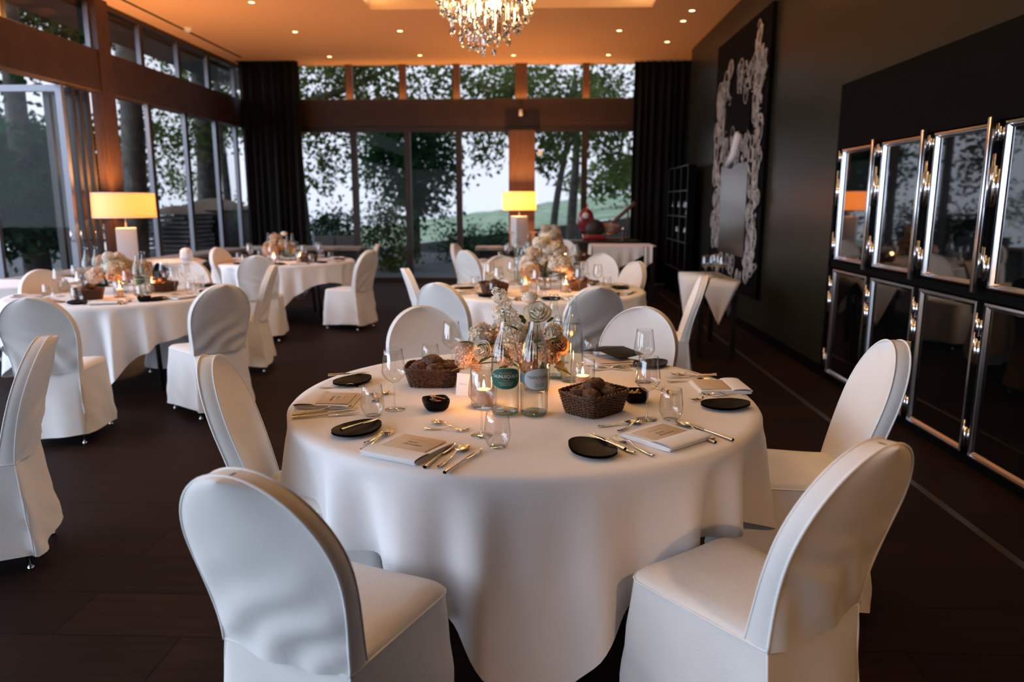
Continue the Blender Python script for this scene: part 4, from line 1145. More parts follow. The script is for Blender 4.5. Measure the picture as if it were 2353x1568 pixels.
def bottle(kind):
    t = thing('water_bottle', 'water bottle', 'bottle', group='clear water bottles')
    pr = []
    for (r0, z0), (r1, z1) in zip(BPROF[:-1], BPROF[1:]):
        n = max(1, int((z1 - z0) / 0.006))
        for i in range(n): pr.append((r0 + (r1 - r0) * i / n, z0 + (z1 - z0) * i / n))
    pr.append(BPROF[-1])
    MB().lathe(pr, 88, mod=flute).obj('glass_body', m_bottle, t)
    MB().lathe([(0.0005, 0.006), (0.02, 0.004), (0.033, 0.001), (0.0375, 0.004), (0.0385, 0.010), (0.02, 0.009), (0.0005, 0.010)], 32).obj('thick_base', m_botbase, t)
    wp = [(0.0005, 0.0115), (0.0385, 0.0115), (0.0395, 0.014), (0.0395, 0.15), (0.0388, 0.165), (0.0362, 0.185), (0.0312, 0.207), (0.0285, 0.215), (0.0005, 0.215)]
    MB().lathe(wp, 40).obj('water', m_water, t)
    zc = 0.116
    if kind == 'green':
        r = BR + 0.0004
        MB().add(*ell(0.0535, 0.0325, r, zc)).obj('label', m_lab_rim, t)
        lb = MB().add(*ell(0.0520, 0.0310, r + 0.0003, zc)).obj('label', m_lab_green, t)
        m = MB(); words_on(m, 'TAUNUSQUELLE', 0.0135, r + 0.0006, zc, 0, 0.0065, 0.86); m.obj('lettering', m_lab_white, t, False)
        m = MB(); words_on(m, 'BAD CAMBERGER', 0.0062, r + 0.0006, zc, 0, 0.0165, 0.8); words_on(m, 'Classic', 0.0075, r + 0.0006, zc, 0, -0.0045); m.obj('lettering', m_lab_orange, t, False)
        m = MB()
        for k, w in enumerate((0.024, 0.021, 0.017)): m.add(*rect_w(-w, w, -0.0005, 0.0005, r + 0.0006, zc - 0.0115 - k * 0.0042))
        m.obj('small_print', m_lab_silver, t, False)
    elif kind == 'silver':
        r = BR + 0.0004; x0 = 0.012
        MB().add(*rect_w(-0.072, -0.03, -0.014, 0.014, r, zc)).obj('label_band', m_lab_teal, t)
        MB().add(*ell(0.0505, 0.0335, r + 0.0002, zc, x0)).obj('label', m_lab_dark, t)
        MB().add(*ell(0.0490, 0.0320, r + 0.0004, zc, x0)).obj('label', m_lab_silver, t)
        m = MB(); words_on(m, 'TAUNUSQUELLE', 0.0125, r + 0.0007, zc, x0, 0.006, 0.82)
        for k, w in enumerate((0.016, 0.014, 0.016)): m.add(*rect_w(x0 - w, x0 + w, -0.0005, 0.0005, r + 0.0007, zc - 0.013 - k * 0.004))
        m.obj('lettering', m_lab_dark, t, False)
        m = MB(); words_on(m, 'NATURELL', 0.0058, r + 0.0007, zc, x0, -0.0055); m.obj('lettering', m_lab_orange, t, False)
    return t
# ---------------------------------------------------------------- candle in a glass
def candle():
    t = thing('candle', 'candle', 'candle', group='lit pillar candles')
    MB().lathe([(0.0005, 0.0), (0.0265, 0.0), (0.027, 0.002), (0.027, 0.056), (0.0255, 0.060), (0.021, 0.0585), (0.009, 0.056), (0.0005, 0.0555)], 28).obj('wax', m_wax, t)
    MB().tube([(0, 0, 0.055), (0.0005, 0, 0.062), (0.002, 0, 0.067)], 0.0009, 6).obj('wick', m_wick, t)
    MB().lathe([(0.0004, 0.064), (0.0040, 0.068), (0.0052, 0.073), (0.0042, 0.081), (0.0022, 0.089), (0.0004, 0.096)], 14).obj('flame', m_flame, t)
    return t
def hurricane():
    t = thing('candle_glass', 'glass', 'candle glass', group='cylinder glasses around candles')
    MB().lathe([(0.0455, 0.004), (0.048, 0.012), (0.0485, 0.05), (0.0485, 0.130), (0.0480, 0.1305), (0.0475, 0.130)], 40).obj('wall', m_glass, t)
    MB().lathe([(0.0005, 0.006), (0.044, 0.006), (0.047, 0.004), (0.045, 0.0), (0.0005, 0.001)], 32).obj('base', m_glass, t)
    return t
# ---------------------------------------------------------------- wicker basket
def basket(lx, ly, h):
    t = thing('bread_basket', 'basket', 'basket', group='wicker bread baskets')
    def pt(s_, q):
        """rounded rectangle with clipped corners, tapering to the foot; s_ in 0..1 round, q height 0..1"""
        a = 2 * pi * s_; c, d = cos(a), sin(a); n = 5.0
        k = (abs(c) ** n + abs(d) ** n) ** (-1 / n); f = 0.82 + 0.18 * q
        return k * c * lx / 2 * f, k * d * ly / 2 * f
    ns = 40; m = MB(); nst = 15
    for r in range(nst):
        q = (r + 0.5) / nst; pts = []
        for i in range(ns * 3):
            s_ = i / (ns * 3); x, y = pt(s_, q); d = Vector((x, y)).normalized()
            off = 0.0032 * cos(pi * (i / 3) + pi * r)
            pts.append((x + d.x * off, y + d.y * off, 0.004 + (h - 0.006) * q + 0.0008 * sin(i * 0.7 + r)))
        m.tube(pts, h / nst * 0.52, 5, True)
    m.obj('weave', m_wicker, t)
    m = MB()
    for i in range(ns):
        m.tube([(*pt(i / ns, q), h * q) for q in (0, .33, .66, 1)], 0.0024, 5)
    m.obj('stakes', m_wicker, t)
    m = MB()
    for k in range(2):
        m.tube([(pt(i / 90, 1)[0] + 0.003 * cos(i * 1.3 + k * pi), pt(i / 90, 1)[1] + 0.003 * sin(i * 1.3 + k * pi), h + 0.003 * sin(i * 1.3 + k * pi)) for i in range(90)], 0.0035, 5, True)
    m.obj('rim', m_wicker, t)
    m = MB(); m.grid(lambda u, v: (pt(v, 0)[0] * max(u, .01), pt(v, 0)[1] * max(u, .01), 0.003), 4, 40, closev=True); m.obj('bottom', m_wicker, t)
    return t
def roll(seed):
    t = thing('bread_roll', 'roll', 'bread roll', group='dark bread rolls')
    m = MB().sphere((0, 0, 0), 0.044, 22, 16, (1.12, 0.86, 0.74), 0.22, seed)
    m.obj('crust', m_bread, t)
    MB().tube([(-0.026 + 0.013 * i, 0.004 * sin(i * 2 + seed), 0.0315 - 0.0016 * (i - 2) ** 2) for i in range(5)], 0.0035, 6).obj('score', pbr('pale_crumb', (0.20, 0.10, 0.05), 0.8), t)
    return t
# ---------------------------------------------------------------- flowers
m_petal_w = translucent('white_petal', (0.93, 0.91, 0.84), 0.3, (0.95, 0.88, 0.72), var=0.06, vscale=30)
m_petal_p = translucent('peach_petal', (0.86, 0.68, 0.56), 0.35, (0.9, 0.66, 0.48), var=0.10, vscale=30)
m_petal_c = translucent('cream_petal', (0.84, 0.76, 0.62), 0.3, (0.85, 0.66, 0.42), var=0.12, vscale=40)
m_petal_o = translucent('apricot_petal', (0.78, 0.54, 0.34), 0.4, (0.9, 0.58, 0.30), var=0.12, vscale=40)
m_dry = pbr('dry_seed_heads', (0.30, 0.16, 0.09), 0.8, var=0.4, vscale=60)
m_green = translucent('flower_leaf', (0.045, 0.085, 0.030), 0.3, (0.14, 0.20, 0.04), var=0.3, vscale=20)
m_gold_leaf = pbr('golden_eucalyptus', (0.42, 0.30, 0.08), 0.45, var=0.2, vscale=20)
m_stemg = pbr('flower_stem', (0.040, 0.065, 0.022), 0.6)
def rose(m, r, openq, seed, M_):
    rs = random.Random(seed)
    for layer, (n, k, h) in enumerate(((3, 0.22, 1.45), (4, 0.42, 1.45), (5, 0.64, 1.38), (5, 0.84, 1.25), (5, 0.98, 1.0))):
        for p in range(n):
            a0 = 2 * pi * p / n + layer * 0.7 + rs.uniform(-.1, .1); wd = 2 * pi / n * 0.95; tl = openq * layer / 4
            def fn(u, v):
                a = a0 + (u - .5) * 2 * wd * 0.62
                e = 1 - 0.16 * (2 * u - 1) ** 2; z = r * h * v * e
                rad = r * k * sin(min(1.0, 0.12 + v * 1.25) * pi / 2) * (1 - 0.10 * v * (1 - tl)) + r * tl * 0.40 * v ** 4 + 0.03 * r * sin(u * 9 + seed) * v
                return (rad * cos(a), rad * sin(a), z - r * 0.6 - r * 0.22 * tl * v ** 5)
            m.grid(fn, 8, 8, mtx=M_)
def puff(m, r, n, seed, M_, flat=0.8):
    """round head of many small ruffled petals"""
    rs = random.Random(seed)
    for i in range(n):
        z = 1 - 1.6 * (i + .5) / n; a = i * 2.399; q = sqrt(max(0, 1 - z * z)); d = Vector((q * cos(a), q * sin(a), z))
        c = d * r * (rs.uniform(0.45, 1.08) if n > 20 else rs.uniform(.75, 1)); c.z *= flat
        x = d.cross(Vector((0.3, 0.2, 1))).normalized(); y = d.cross(x); s_ = r * rs.uniform(0.55, 0.95) * sqrt(26.0 / max(26, n))
        t1 = rs.uniform(0, 6)
        for k in range(4):
            b = t1 + k * pi / 2; e1 = x * cos(b) + y * sin(b); e2 = x * cos(b + 1) + y * sin(b + 1)
            m.add([c, c + e1 * s_ * .8 + d * s_ * .6, c + (e1 + e2) * s_ * .62 + d * s_ * .15, c + e2 * s_ * .8 + d * s_ * .5], [(0, 1, 2, 3)], M_)
def leaf(m, M_, ln, wd, bend=0.25):
    m.grid(lambda u, v: ((2 * v - 1) * wd * sin(pi * (0.04 + 0.93 * u)) ** 0.8, ln * u, -bend * ln * u * u + 0.15 * wd * abs(2 * v - 1)), 9, 5, mtx=M_)
def vase():
    t = thing('flower_vase', 'vase', 'vase', group='short glass flower vases')
    MB().lathe([(0.044, 0.004), (0.052, 0.014), (0.056, 0.05), (0.056, 0.118), (0.0555, 0.120), (0.0545, 0.119)], 36).obj('wall', m_glass, t)
    MB().lathe([(0.0005, 0.008), (0.045, 0.008), (0.050, 0.006), (0.044, 0.0), (0.0005, 0.001)], 32).obj('base', m_bottle, t)
    MB().lathe([(0.0005, 0.0085), (0.049, 0.0095), (0.0545, 0.03), (0.0545, 0.085), (0.0005, 0.085)], 32).obj('water', m_water, t)
    return t
# ================================================================ laying the tables
P_glass, P_tumb = wine_glass(), tumbler()
P_knife, P_bknife = knife(0.235, 'dinner_knife', 'knife'), knife(0.175, 'butter_knife', 'knife')
P_fork, P_dfork = fork(0.205, 'dinner_fork', 'fork'), fork(0.155, 'dessert_fork', 'fork')
P_spoon, P_dspoon = spoon(0.205, 'soup_spoon', 'spoon'), spoon(0.155, 'dessert_spoon', 'spoon')
P_plate, P_nap = side_plate(), napkin()
P_card = menu_card()
P_card_a = menu_card(body=[('Karin', 0.004, 0.017, -0.008), ('Dannefeld', -0.016, 0.017, 0.004)])
P_bg, P_bs, P_bp = bottle('green'), bottle('silver'), bottle('plain')
P_candle, P_hur = candle(), hurricane()
P_basket = basket(0.225, 0.185, 0.078)
P_rolls = [roll(k) for k in range(3)]
P_bowl_c, P_bowl_b = bowl_small('chips'), bowl_small('butter')
P_vase = vase()
for o in (P_knife, P_bknife, P_fork, P_dfork, P_spoon, P_dspoon): o['group'] = 'polished cutlery'
FR = 'front table'
def W_(px, py, z=ZC):
    p = at(px, py, ZC); p.z = z; return p
def aim(a, b):
    """heading that turns the local +y axis from pixel a to pixel b on the table"""
    p, q = at(*a), at(*b); return atan2(q.y - p.y, q.x - p.x) - pi / 2
def lay(proto, a, b, label, group=None, dz=0.0, dr=0.0):
    p, q = W_(*a), W_(*b); c = (p + q) / 2; c.z = ZC + dz
    return put(proto, c, aim(a, b) + dr, label, group)
# glasses of the front table
for (px, py, s_) in ((907, 941, 'wine glass beside the wicker basket on the terrace side of the front table'),
                     (1107, 1001, 'wine glass in front of the lit candle and green label bottle on the front table'),
                     (1486, 964, 'wine glass next to the tumbler between two place settings by the open wicker basket'),
                     (1478, 878, 'empty wine glass standing behind another, before the white chair back on the front table'),
                     (1039, 852, 'wine glass beyond the terrace-side basket, before the tan chair back'),
                     (1290, 833, 'wine glass at the far edge of the front table between two plain bottles')):
    put(P_glass, W_(px, py), 0, s_)
for (px, py, s_) in ((857, 955, 'tumbler in front of the wine glass on the terrace side of the front table'),
                     (1143, 1027, 'tumbler at the foot of the wine glass in the middle of the front table edge'),
                     (1541, 964, 'tumbler beside the wine glass by the open wicker basket'),
                     (1357, 828, 'tumbler at the far edge of the front table beside the black folder'),
                     (990, 846, 'tumbler half hidden behind the terrace-side wicker basket')):
    put(P_tumb, W_(px, py), 0, s_)
# bottles
bz = math.radians(0)
def face_cam(p): return atan2(-p.y, -p.x) + pi / 2
p = W_(1161, 950); put(P_bg, p, face_cam(p) + 0.05, 'water bottle with green oval label standing before the flowers', None, 1.2)
p = W_(1227, 952); put(P_bs, p, face_cam(p) + 0.12, 'water bottle with silver oval label standing before the flowers', None, 1.2)
for (px, py, s_) in ((1271, 868, 'plain water bottle behind the flower vase on the front table, half hidden'), (1313, 876, 'plain water bottle behind the candle glass on the front table')):
    put(P_bp, W_(px, py), 0, s_, None, 1.15)
# candles
def candle_at(p, s1, s2, watt=0.9):
    put(P_candle, (p.x, p.y, p.z + 0.0065), 0, s1); put(P_hur, p, 0, s2)
    lamp('candle_glow', 'POINT', (p.x, p.y, p.z + 0.10), watt, (1.0, 0.36, 0.10), shadow_soft_size=0.012)
candle_at(W_(1112, 934), 'lit white candle behind the wine glass and beside the green label bottle', 'glass cylinder round the candle beside the green label bottle', 1.6)
candle_at(W_(1338, 900), 'lit white candle just behind the open wicker basket', 'glass cylinder round the candle behind the open wicker basket', 1.6)
# baskets and rolls
def basket_at(p, rz, label, rlabel, n, grp, rs):
    put(P_basket, p, rz, label)
    for k in range(n):
        a = 2 * pi * k / max(1, n - 1); q = 0.058 if k < n - 1 else 0.0
        loc = Vector((q * cos(a) * 1.0, q * sin(a) * 0.72, 0.066 if k < n - 1 else 0.092)); loc.rotate(Matrix.Rotation(rz, 3, 'Z'))
        r_ = put(P_rolls[k % 3], (p.x + loc.x, p.y + loc.y, p.z + loc.z), rz + rs.uniform(-1, 1) + a, rlabel, grp)
        r_.rotation_euler.x = rs.uniform(-.4, .4)
rs = random.Random(2)
pb1 = (W_(1283, 942) + W_(1447, 948)) / 2; pb1.z = ZC
e = W_(1447, 948) - W_(1350, 978)
basket_at(pb1, atan2(e.y, e.x), 'square wicker basket of dark rolls in front of the candle, closest to the viewer', 'dark crusty roll heaped in the wicker basket before the candle', 6, 'rolls in the basket before the candle', rs)
pb2 = (W_(938, 884) + W_(1052, 880)) / 2; e = W_(1052, 880) - W_(1020, 903)
basket_at(pb2, atan2(e.y, e.x) - pi / 2 + 0.25, 'wicker basket of dark rolls on the terrace side of the flowers', 'dark crusty roll heaped in the terrace-side wicker basket', 6, 'rolls in the terrace-side basket', rs)
put(P_bowl_c, W_(1002, 941), 0.35, 'small square black bowl of crispbread before the terrace-side basket')
put(P_bowl_b, W_(1459, 922), 0.1, 'small square black bowl of butter pats behind the basket')
# plates
def plate(px, py, tip, label): put(P_plate, W_(px, py), aim((px, py), tip) + pi / 2, label)
plate(817, 995, (870, 975), 'black pointed plate with a butter knife, beside the napkin at the terrace-side corner')
plate(1364, 1041, (1312, 1015), 'black pointed plate with a butter knife in front of the wicker basket')
plate(1661, 937, (1712, 934), 'black pointed plate with a fork across, close to the cabinet-side table edge')
plate(808, 882, (850, 868), 'dark plate at the terrace-side rim of the front table, beyond the napkin')
plate(1492, 842, (1520, 836), 'dark plate at the far rim of the front table behind the wine glasses')
PZ = 0.017
lay(P_bknife, (788, 1002), (872, 975), 'butter knife lying across the black plate at the terrace-side corner', dz=PZ)
lay(P_bknife, (1438, 1049), (1350, 1012), 'butter knife lying across the black plate in front of the wicker basket', dz=PZ)
lay(P_dfork, (1716, 919), (1600, 917), 'fork lying across the black plate near the cabinet-side table edge', dz=PZ - 0.002)
lay(P_bknife, (762, 873), (842, 868), 'butter knife across the dark plate at the terrace-side rim', dz=PZ)
# napkins with menu cards
def nap(center, right_a, right_b, label, clabel, card=P_card, off=0.02):
    c = W_(*center); rz = aim(right_a, right_b) + pi / 2
    put(P_nap, c, rz, label)
    d = Vector((0, off, 0)); d.rotate(Matrix.Rotation(rz, 3, 'Z'))
    put(card, (c.x + d.x, c.y + d.y, ZC + 0.0165), rz, clabel)
nap((938, 1037), (827, 1047), (985, 1079), 'folded white napkin before the chair with its back in the lower corner', 'cream menu card tucked in the napkin in front of the crispbread bowl', P_card_a, 0.030)
nap((1527, 1008), (1527, 1052), (1636, 1016), 'folded white napkin at the place before the creased chair back', 'cream menu card with handwriting beside the basket and tumbler', P_card_a, 0.012)
nap((1652, 893), (1712, 917), (1660, 872), 'folded white napkin at the cabinet-side place of the front table', 'cream menu card on the napkin near the cabinet-side table edge', P_card, 0.030)
nap((757, 925), (735, 900), (690, 940), 'folded white napkin at the terrace-side place of the front table', 'cream menu card on the napkin at the terrace-side place of the front table', P_card_a, 0.030)
nap((1402, 834), (1445, 828), (1365, 832), 'folded white napkin under the black folder at the far rim', 'cream menu card under the black folder at the far rim', P_card, 0.02)
nap((1005, 842), (1040, 836), (970, 842), 'folded white napkin behind the terrace-side basket', 'cream menu card behind the terrace-side basket', P_card, 0.02)
# cutlery of the front table
lay(P_fork, (815, 1047), (914, 985), 'dinner fork on the cloth between black plate and napkin at the terrace-side corner')
lay(P_dfork, (835, 1024), (905, 990), 'smaller fork half under the dinner fork at the terrace-side corner', dz=0.001)
lay(P_knife, (972, 1081), (1052, 1018), 'dinner knife closest to the napkin before the lower-corner chair', dz=0.0)
lay(P_spoon, (1000, 1083), (1078, 1022), 'soup spoon between two knives before the lower-corner chair')
lay(P_knife, (1025, 1088), (1108, 1035), 'dinner knife outermost beside the soup spoon before the lower-corner chair')
lay(P_dspoon, (1092, 994), (976, 968), 'dessert spoon above the menu card before the crispbread bowl')
lay(P_dfork, (970, 987), (1085, 992), 'dessert fork above the menu card, tines toward the tumbler')
lay(P_fork, (1462, 1047), (1358, 1003), 'dinner fork next to the black plate in front of the wicker basket', dz=0.002)
lay(P_fork, (1514, 1057), (1402, 1002), 'dinner fork between the other fork and the handwritten card')
lay(P_dfork, (1400, 1002), (1497, 964), 'dessert fork with raised tines before the wine glass by the basket')
lay(P_dspoon, (1376, 983), (1468, 973), 'dessert spoon curving past the corner of the wicker basket')
lay(P_knife, (1648, 1022), (1518, 977), 'dinner knife nearest the handwritten card by the tumbler')
lay(P_spoon, (1655, 1018), (1545, 967), 'soup spoon with dark bowl before the tumbler')
lay(P_knife, (1676, 1012), (1570, 975), 'dinner knife outermost at the creased chair place')
lay(P_knife, (1640, 865), (1535, 870), 'dinner knife beyond the cabinet-side napkin')
lay(P_fork, (1640, 862), (1545, 862), 'dinner fork turned over beyond the cabinet-side napkin')
lay(P_spoon, (1530, 880), (1640, 874), 'soup spoon beyond the cabinet-side napkin')
lay(P_fork, (1688, 912), (1580, 925), 'dinner fork between the cabinet-side napkin and its black plate', dz=0.004)
lay(P_dfork, (1500, 890), (1550, 910), 'dessert fork behind the tumbler by the basket')
lay(P_knife, (676, 957), (820, 942), 'dinner knife next to the terrace-side napkin')
lay(P_spoon, (676, 951), (810, 936), 'soup spoon beside the terrace-side napkin')
lay(P_knife, (672, 963), (828, 952), 'dinner knife outermost at the terrace-side napkin')
lay(P_fork, (745, 893), (840, 888), 'dinner fork between the terrace-side napkin and the dark plate')
lay(P_dspoon, (853, 928), (893, 900), 'dessert spoon beside the tumbler on the terrace side')
lay(P_dfork, (868, 923), (855, 905), 'dessert fork behind the tumbler on the terrace side')
lay(P_knife, (1360, 842), (1440, 852), 'dinner knife below the black folder at the far rim')
lay(P_fork, (1372, 852), (1440, 845), 'dinner fork below the black folder at the far rim')
# black folder leaning on the far rim, white place card
fo = thing('folder', 'black open folder lying tented on the napkin at the far rim of the front table', 'folder', (*at(1405, 826)[:2], ZC + 0.018), aim((1365, 812), (1450, 828)) + pi / 2)
MB().rbox(-0.125, 0.0, -0.09, 0.09, 0, 0.004, 0.001, T(0, 0, 0.030, 0, 0, -0.14)).obj('cover', m_black_cer, fo)
MB().rbox(0.0, 0.125, -0.09, 0.09, 0, 0.004, 0.001, T(0, 0, 0.030, 0, 0, 0.16)).obj('cover', m_black_cer, fo)
p = W_(1067, 908)
pc = thing('place_card', 'white folded table card standing between the basket and the candle', 'card', p, face_cam(p) - 0.5)
MB().rbox(-0.031, 0.031, -0.0006, 0.0006, 0, 0.088, 0.0002, T(0, -0.014, 0, 0, -0.16)).obj('front_leaf', m_whitepaper, pc)
MB().rbox(-0.031, 0.031, -0.0006, 0.0006, 0, 0.088, 0.0002, T(0, 0.014, 0, 0, 0.16)).obj('back_leaf', m_whitepaper, pc)
m = MB(); m.tube([(-0.018 + 0.036 * i / 14, -0.0150 + 0.0065, 0.046 + 0.003 * sin(i * 1.7)) for i in range(15)], 0.0004, 4); m.obj('flourish', m_gold_ink, pc)

# ---------------------------------------------------------------- centrepiece of the front table
vp = W_(1232, 898)
put(P_vase, vp, 0, 'short clear vase of flower stems behind the two labelled bottles')
fl = thing('flower_arrangement', 'white and peach flowers with a tall rose behind the labelled bottles', 'flowers', (vp.x, vp.y, vp.z), 0, 'table flower arrangements')
mouth = Vector((0, 0, 0.115))
def fpos(px, py, Y):
    p = aty(px, py, Y); return Vector((p.x - vp.x, p.y - vp.y, p.z - vp.z))
def orient(p, k=0.75, tow=Vector((0, -1, 0.3))):
    d = (p - mouth).normalized() * k + tow.normalized() * (1 - k); d.normalize()
    return Matrix.Translation(p) @ d.to_track_quat('Z', 'Y').to_matrix().to_4x4()
def stem(p, par, r=0.0028):
    rs_ = random.Random(int(p.x * 9999)); foot = Vector((rs_.uniform(-.03, .03), rs_.uniform(-.03, .03), 0.014))
    q = mouth + Vector((p.x, p.y, 0)).normalized() * 0.035
    mid = q.lerp(p, 0.5) + Vector((0, 0, 0.02))
    pts = [foot, q, mid, p]; out_ = []
    for i in range(13):
        s_ = i / 12; a = pts[0].lerp(pts[1], s_); b = pts[1].lerp(pts[2], s_); c = pts[2].lerp(pts[3], s_)
        out_.append(a.lerp(b, s_).lerp(b.lerp(c, s_), s_))
    return MB().tube(out_, r, 6).obj('stem', m_stemg, par)
YV = vp.y
def bloom(kind, px, py, dy, r, mat, seed, openq=0.6, k=0.7):
    p = fpos(px, py, YV + dy); m = MB(); Mx = orient(p, k)
    if kind == 'rose': rose(m, r, openq, seed, Mx)
    elif kind == 'puff': puff(m, r, 130, seed, Mx)
    o = m.obj({'rose': 'rose_bloom', 'puff': 'flower_head'}[kind], mat, fl)
    stem(p, o); return o
o = bloom('rose', 1217, 686, -0.01, 0.034, m_petal_w, 3, 0.25, 0.92)
bloom('rose', 1235, 722, -0.03, 0.046, m_petal_w, 4, 0.7, 0.45)
bloom('rose', 1108, 806, -0.10, 0.036, m_petal_w, 6, 0.55, 0.35)
bloom('puff', 1068, 815, -0.08, 0.042, m_petal_p, 7)
bloom('puff', 1106, 772, -0.04, 0.046, m_petal_c, 8)
bloom('rose', 1140, 768, -0.02, 0.028, m_petal_p, 21, 0.5)
bloom('puff', 1128, 797, -0.02, 0.036, m_petal_p, 22)
bloom('puff', 1180, 780, -0.04, 0.042, m_petal_w, 9)
bloom('puff', 1196, 806, -0.05, 0.040, m_petal_p, 23)
bloom('puff', 1205, 768, 0.03, 0.034, m_petal_c, 24)
bloom('puff', 1262, 812, -0.05, 0.038, m_petal_o, 11)
bloom('rose', 1283, 793, -0.03, 0.036, m_petal_o, 12, 0.8, 0.4)
bloom('puff', 1272, 768, 0.0, 0.040, m_petal_c, 13)
bloom('puff', 1246, 778, 0.02, 0.036, m_petal_p, 14)
bloom('puff', 1160, 825, -0.02, 0.036, m_petal_p, 15)
bloom('puff', 1092, 838, -0.06, 0.028, m_petal_p, 16)
bloom('puff', 1215, 835, -0.02, 0.036, m_petal_o, 17)
# tall spike of stock
p0, p1 = fpos(1175, 800, YV), fpos(1147, 672, YV + 0.01)
sp_ = MB().tube([p0, p0.lerp(p1, .5), p1], 0.003, 6).obj('stock_spike', m_stemg, fl)
m = MB(); rs = random.Random(31)
for i in range(18):
    q = i / 17; c = p0.lerp(p1, 0.12 + 0.88 * q); a = i * 2.4; rr = 0.044 * (1 - q * 0.80) + 0.004
    d = Vector((cos(a), sin(a), 0.25)); puff(m, 0.026 * (1 - .58 * q) + .003, 9, i, Matrix.Translation(c + d * rr) @ d.to_track_quat('Z', 'Y').to_matrix().to_4x4())
m.obj('florets', m_petal_w, sp_)
# seed heads, buds and leaves
rs = random.Random(41)
for k, (px, py) in enumerate(((1186, 798), (1252, 800), (1268, 830), (1285, 812))):
    p = fpos(px, py, YV - 0.01); m = MB()
    for i in range(26):
        d = Vector((rs.gauss(0, 1), rs.gauss(0, 1), rs.gauss(0, 1) + .5)).normalized() * rs.uniform(.5, 1) * 0.036
        m.sphere(p + d, 0.0045, 7, 5)
    o = m.obj('seed_head', m_dry, fl); stem(p, o, 0.002)
for k, (px, py, ln, wd, mat, head, tilt, dy) in enumerate(((1120, 792, .05, .014, m_green, 2.4, .2, -.1), (1238, 748, .05, .013, m_green, -1.2, .7, -.03), (1258, 742, .045, .013, m_green, -.6, .6, -.02),
        (1150, 790, .06, .016, m_green, 1.9, .1, -.06), (1065, 846, .055, .019, m_gold_leaf, 1.2, -.1, -.07), (1090, 848, .05, .018, m_gold_leaf, -1.0, -.1, -.09), (1290, 830, .045, .019, m_gold_leaf, 2.8, -.8, -.04),
        (1300, 845, .04, .017, m_gold_leaf, 2.6, -1.0, -.02), (1196, 812, .05, .014, m_green, .3, .2, -.09), (1275, 845, .07, .02, m_green, -1.7, -.2, -.05), (1085, 790, .05, .016, m_green, 1.5, .3, -.1), (1205, 745, .055, .014, m_green, .4, .8, -.02), (1190, 760, .05, .014, m_green, 1.2, .6, -.06), (1230, 790, .06, .016, m_green, -.3, .3, -.1), (1262, 785, .05, .015, m_green, -1.0, .4, -.09), (1130, 820, .06, .016, m_green, 2.2, -.1, -.12), (1166, 842, .06, .015, m_green, 2.6, .1, -.06), (1240, 842, .06, .016, m_green, -2.6, .1, -.05))):
    p = fpos(px, py, YV + dy); m = MB(); leaf(m, T(p.x, p.y, p.z, head, tilt), ln, wd); o = m.obj('leaf', mat, fl)

# ================================================================ the tables behind
def arrangement_mesh(label, h, spread, seed):
    rs = random.Random(seed)
    t = thing('flower_arrangement', label, 'flowers', (0, 0, 0), 0, 'table flower arrangements')
    mats = [m_petal_w, m_petal_p, m_petal_c, m_petal_w, m_petal_w]
    for k in range(46):
        a = rs.uniform(0, 6.28); q = sqrt(rs.random()); z = 0.13 + (h - 0.13) * (1 - q ** 1.8) * rs.uniform(0.25, 1.0)
        p = Vector((spread * q * cos(a), spread * q * sin(a), z)); Mx = orient(p, 0.8); m = MB()
        if k % 3 == 0: rose(m, rs.uniform(.030, .042), rs.uniform(.3, .8), k + seed, Mx)
        else: puff(m, rs.uniform(.036, .056), 60, k + seed, Mx)
        o = m.obj('rose_bloom' if k % 3 == 0 else 'flower_head', mats[(k + seed) % 5] if z > 0.2 else (m_petal_o, m_petal_p)[k % 2], t)
        MB().tube([Vector((0, 0, 0.02)), mouth * 0.9, p.lerp(mouth, .4), p], 0.0025, 5).obj('stem', m_stemg, o)
    for k in range(9):
        a = rs.uniform(0, 6.28); m = MB(); leaf(m, T(0.07 * cos(a), 0.07 * sin(a), 0.13 + .1 * rs.random(), a - pi / 2, rs.uniform(-.2, .8)), .08, .02); m.obj('leaf', m_green, t)
    return t
DIRS = ['cabinet side', 'cabinet-far corner', 'far-window side', 'far terrace corner', 'terrace side', 'near terrace corner', 'near side', 'cabinet-near corner']
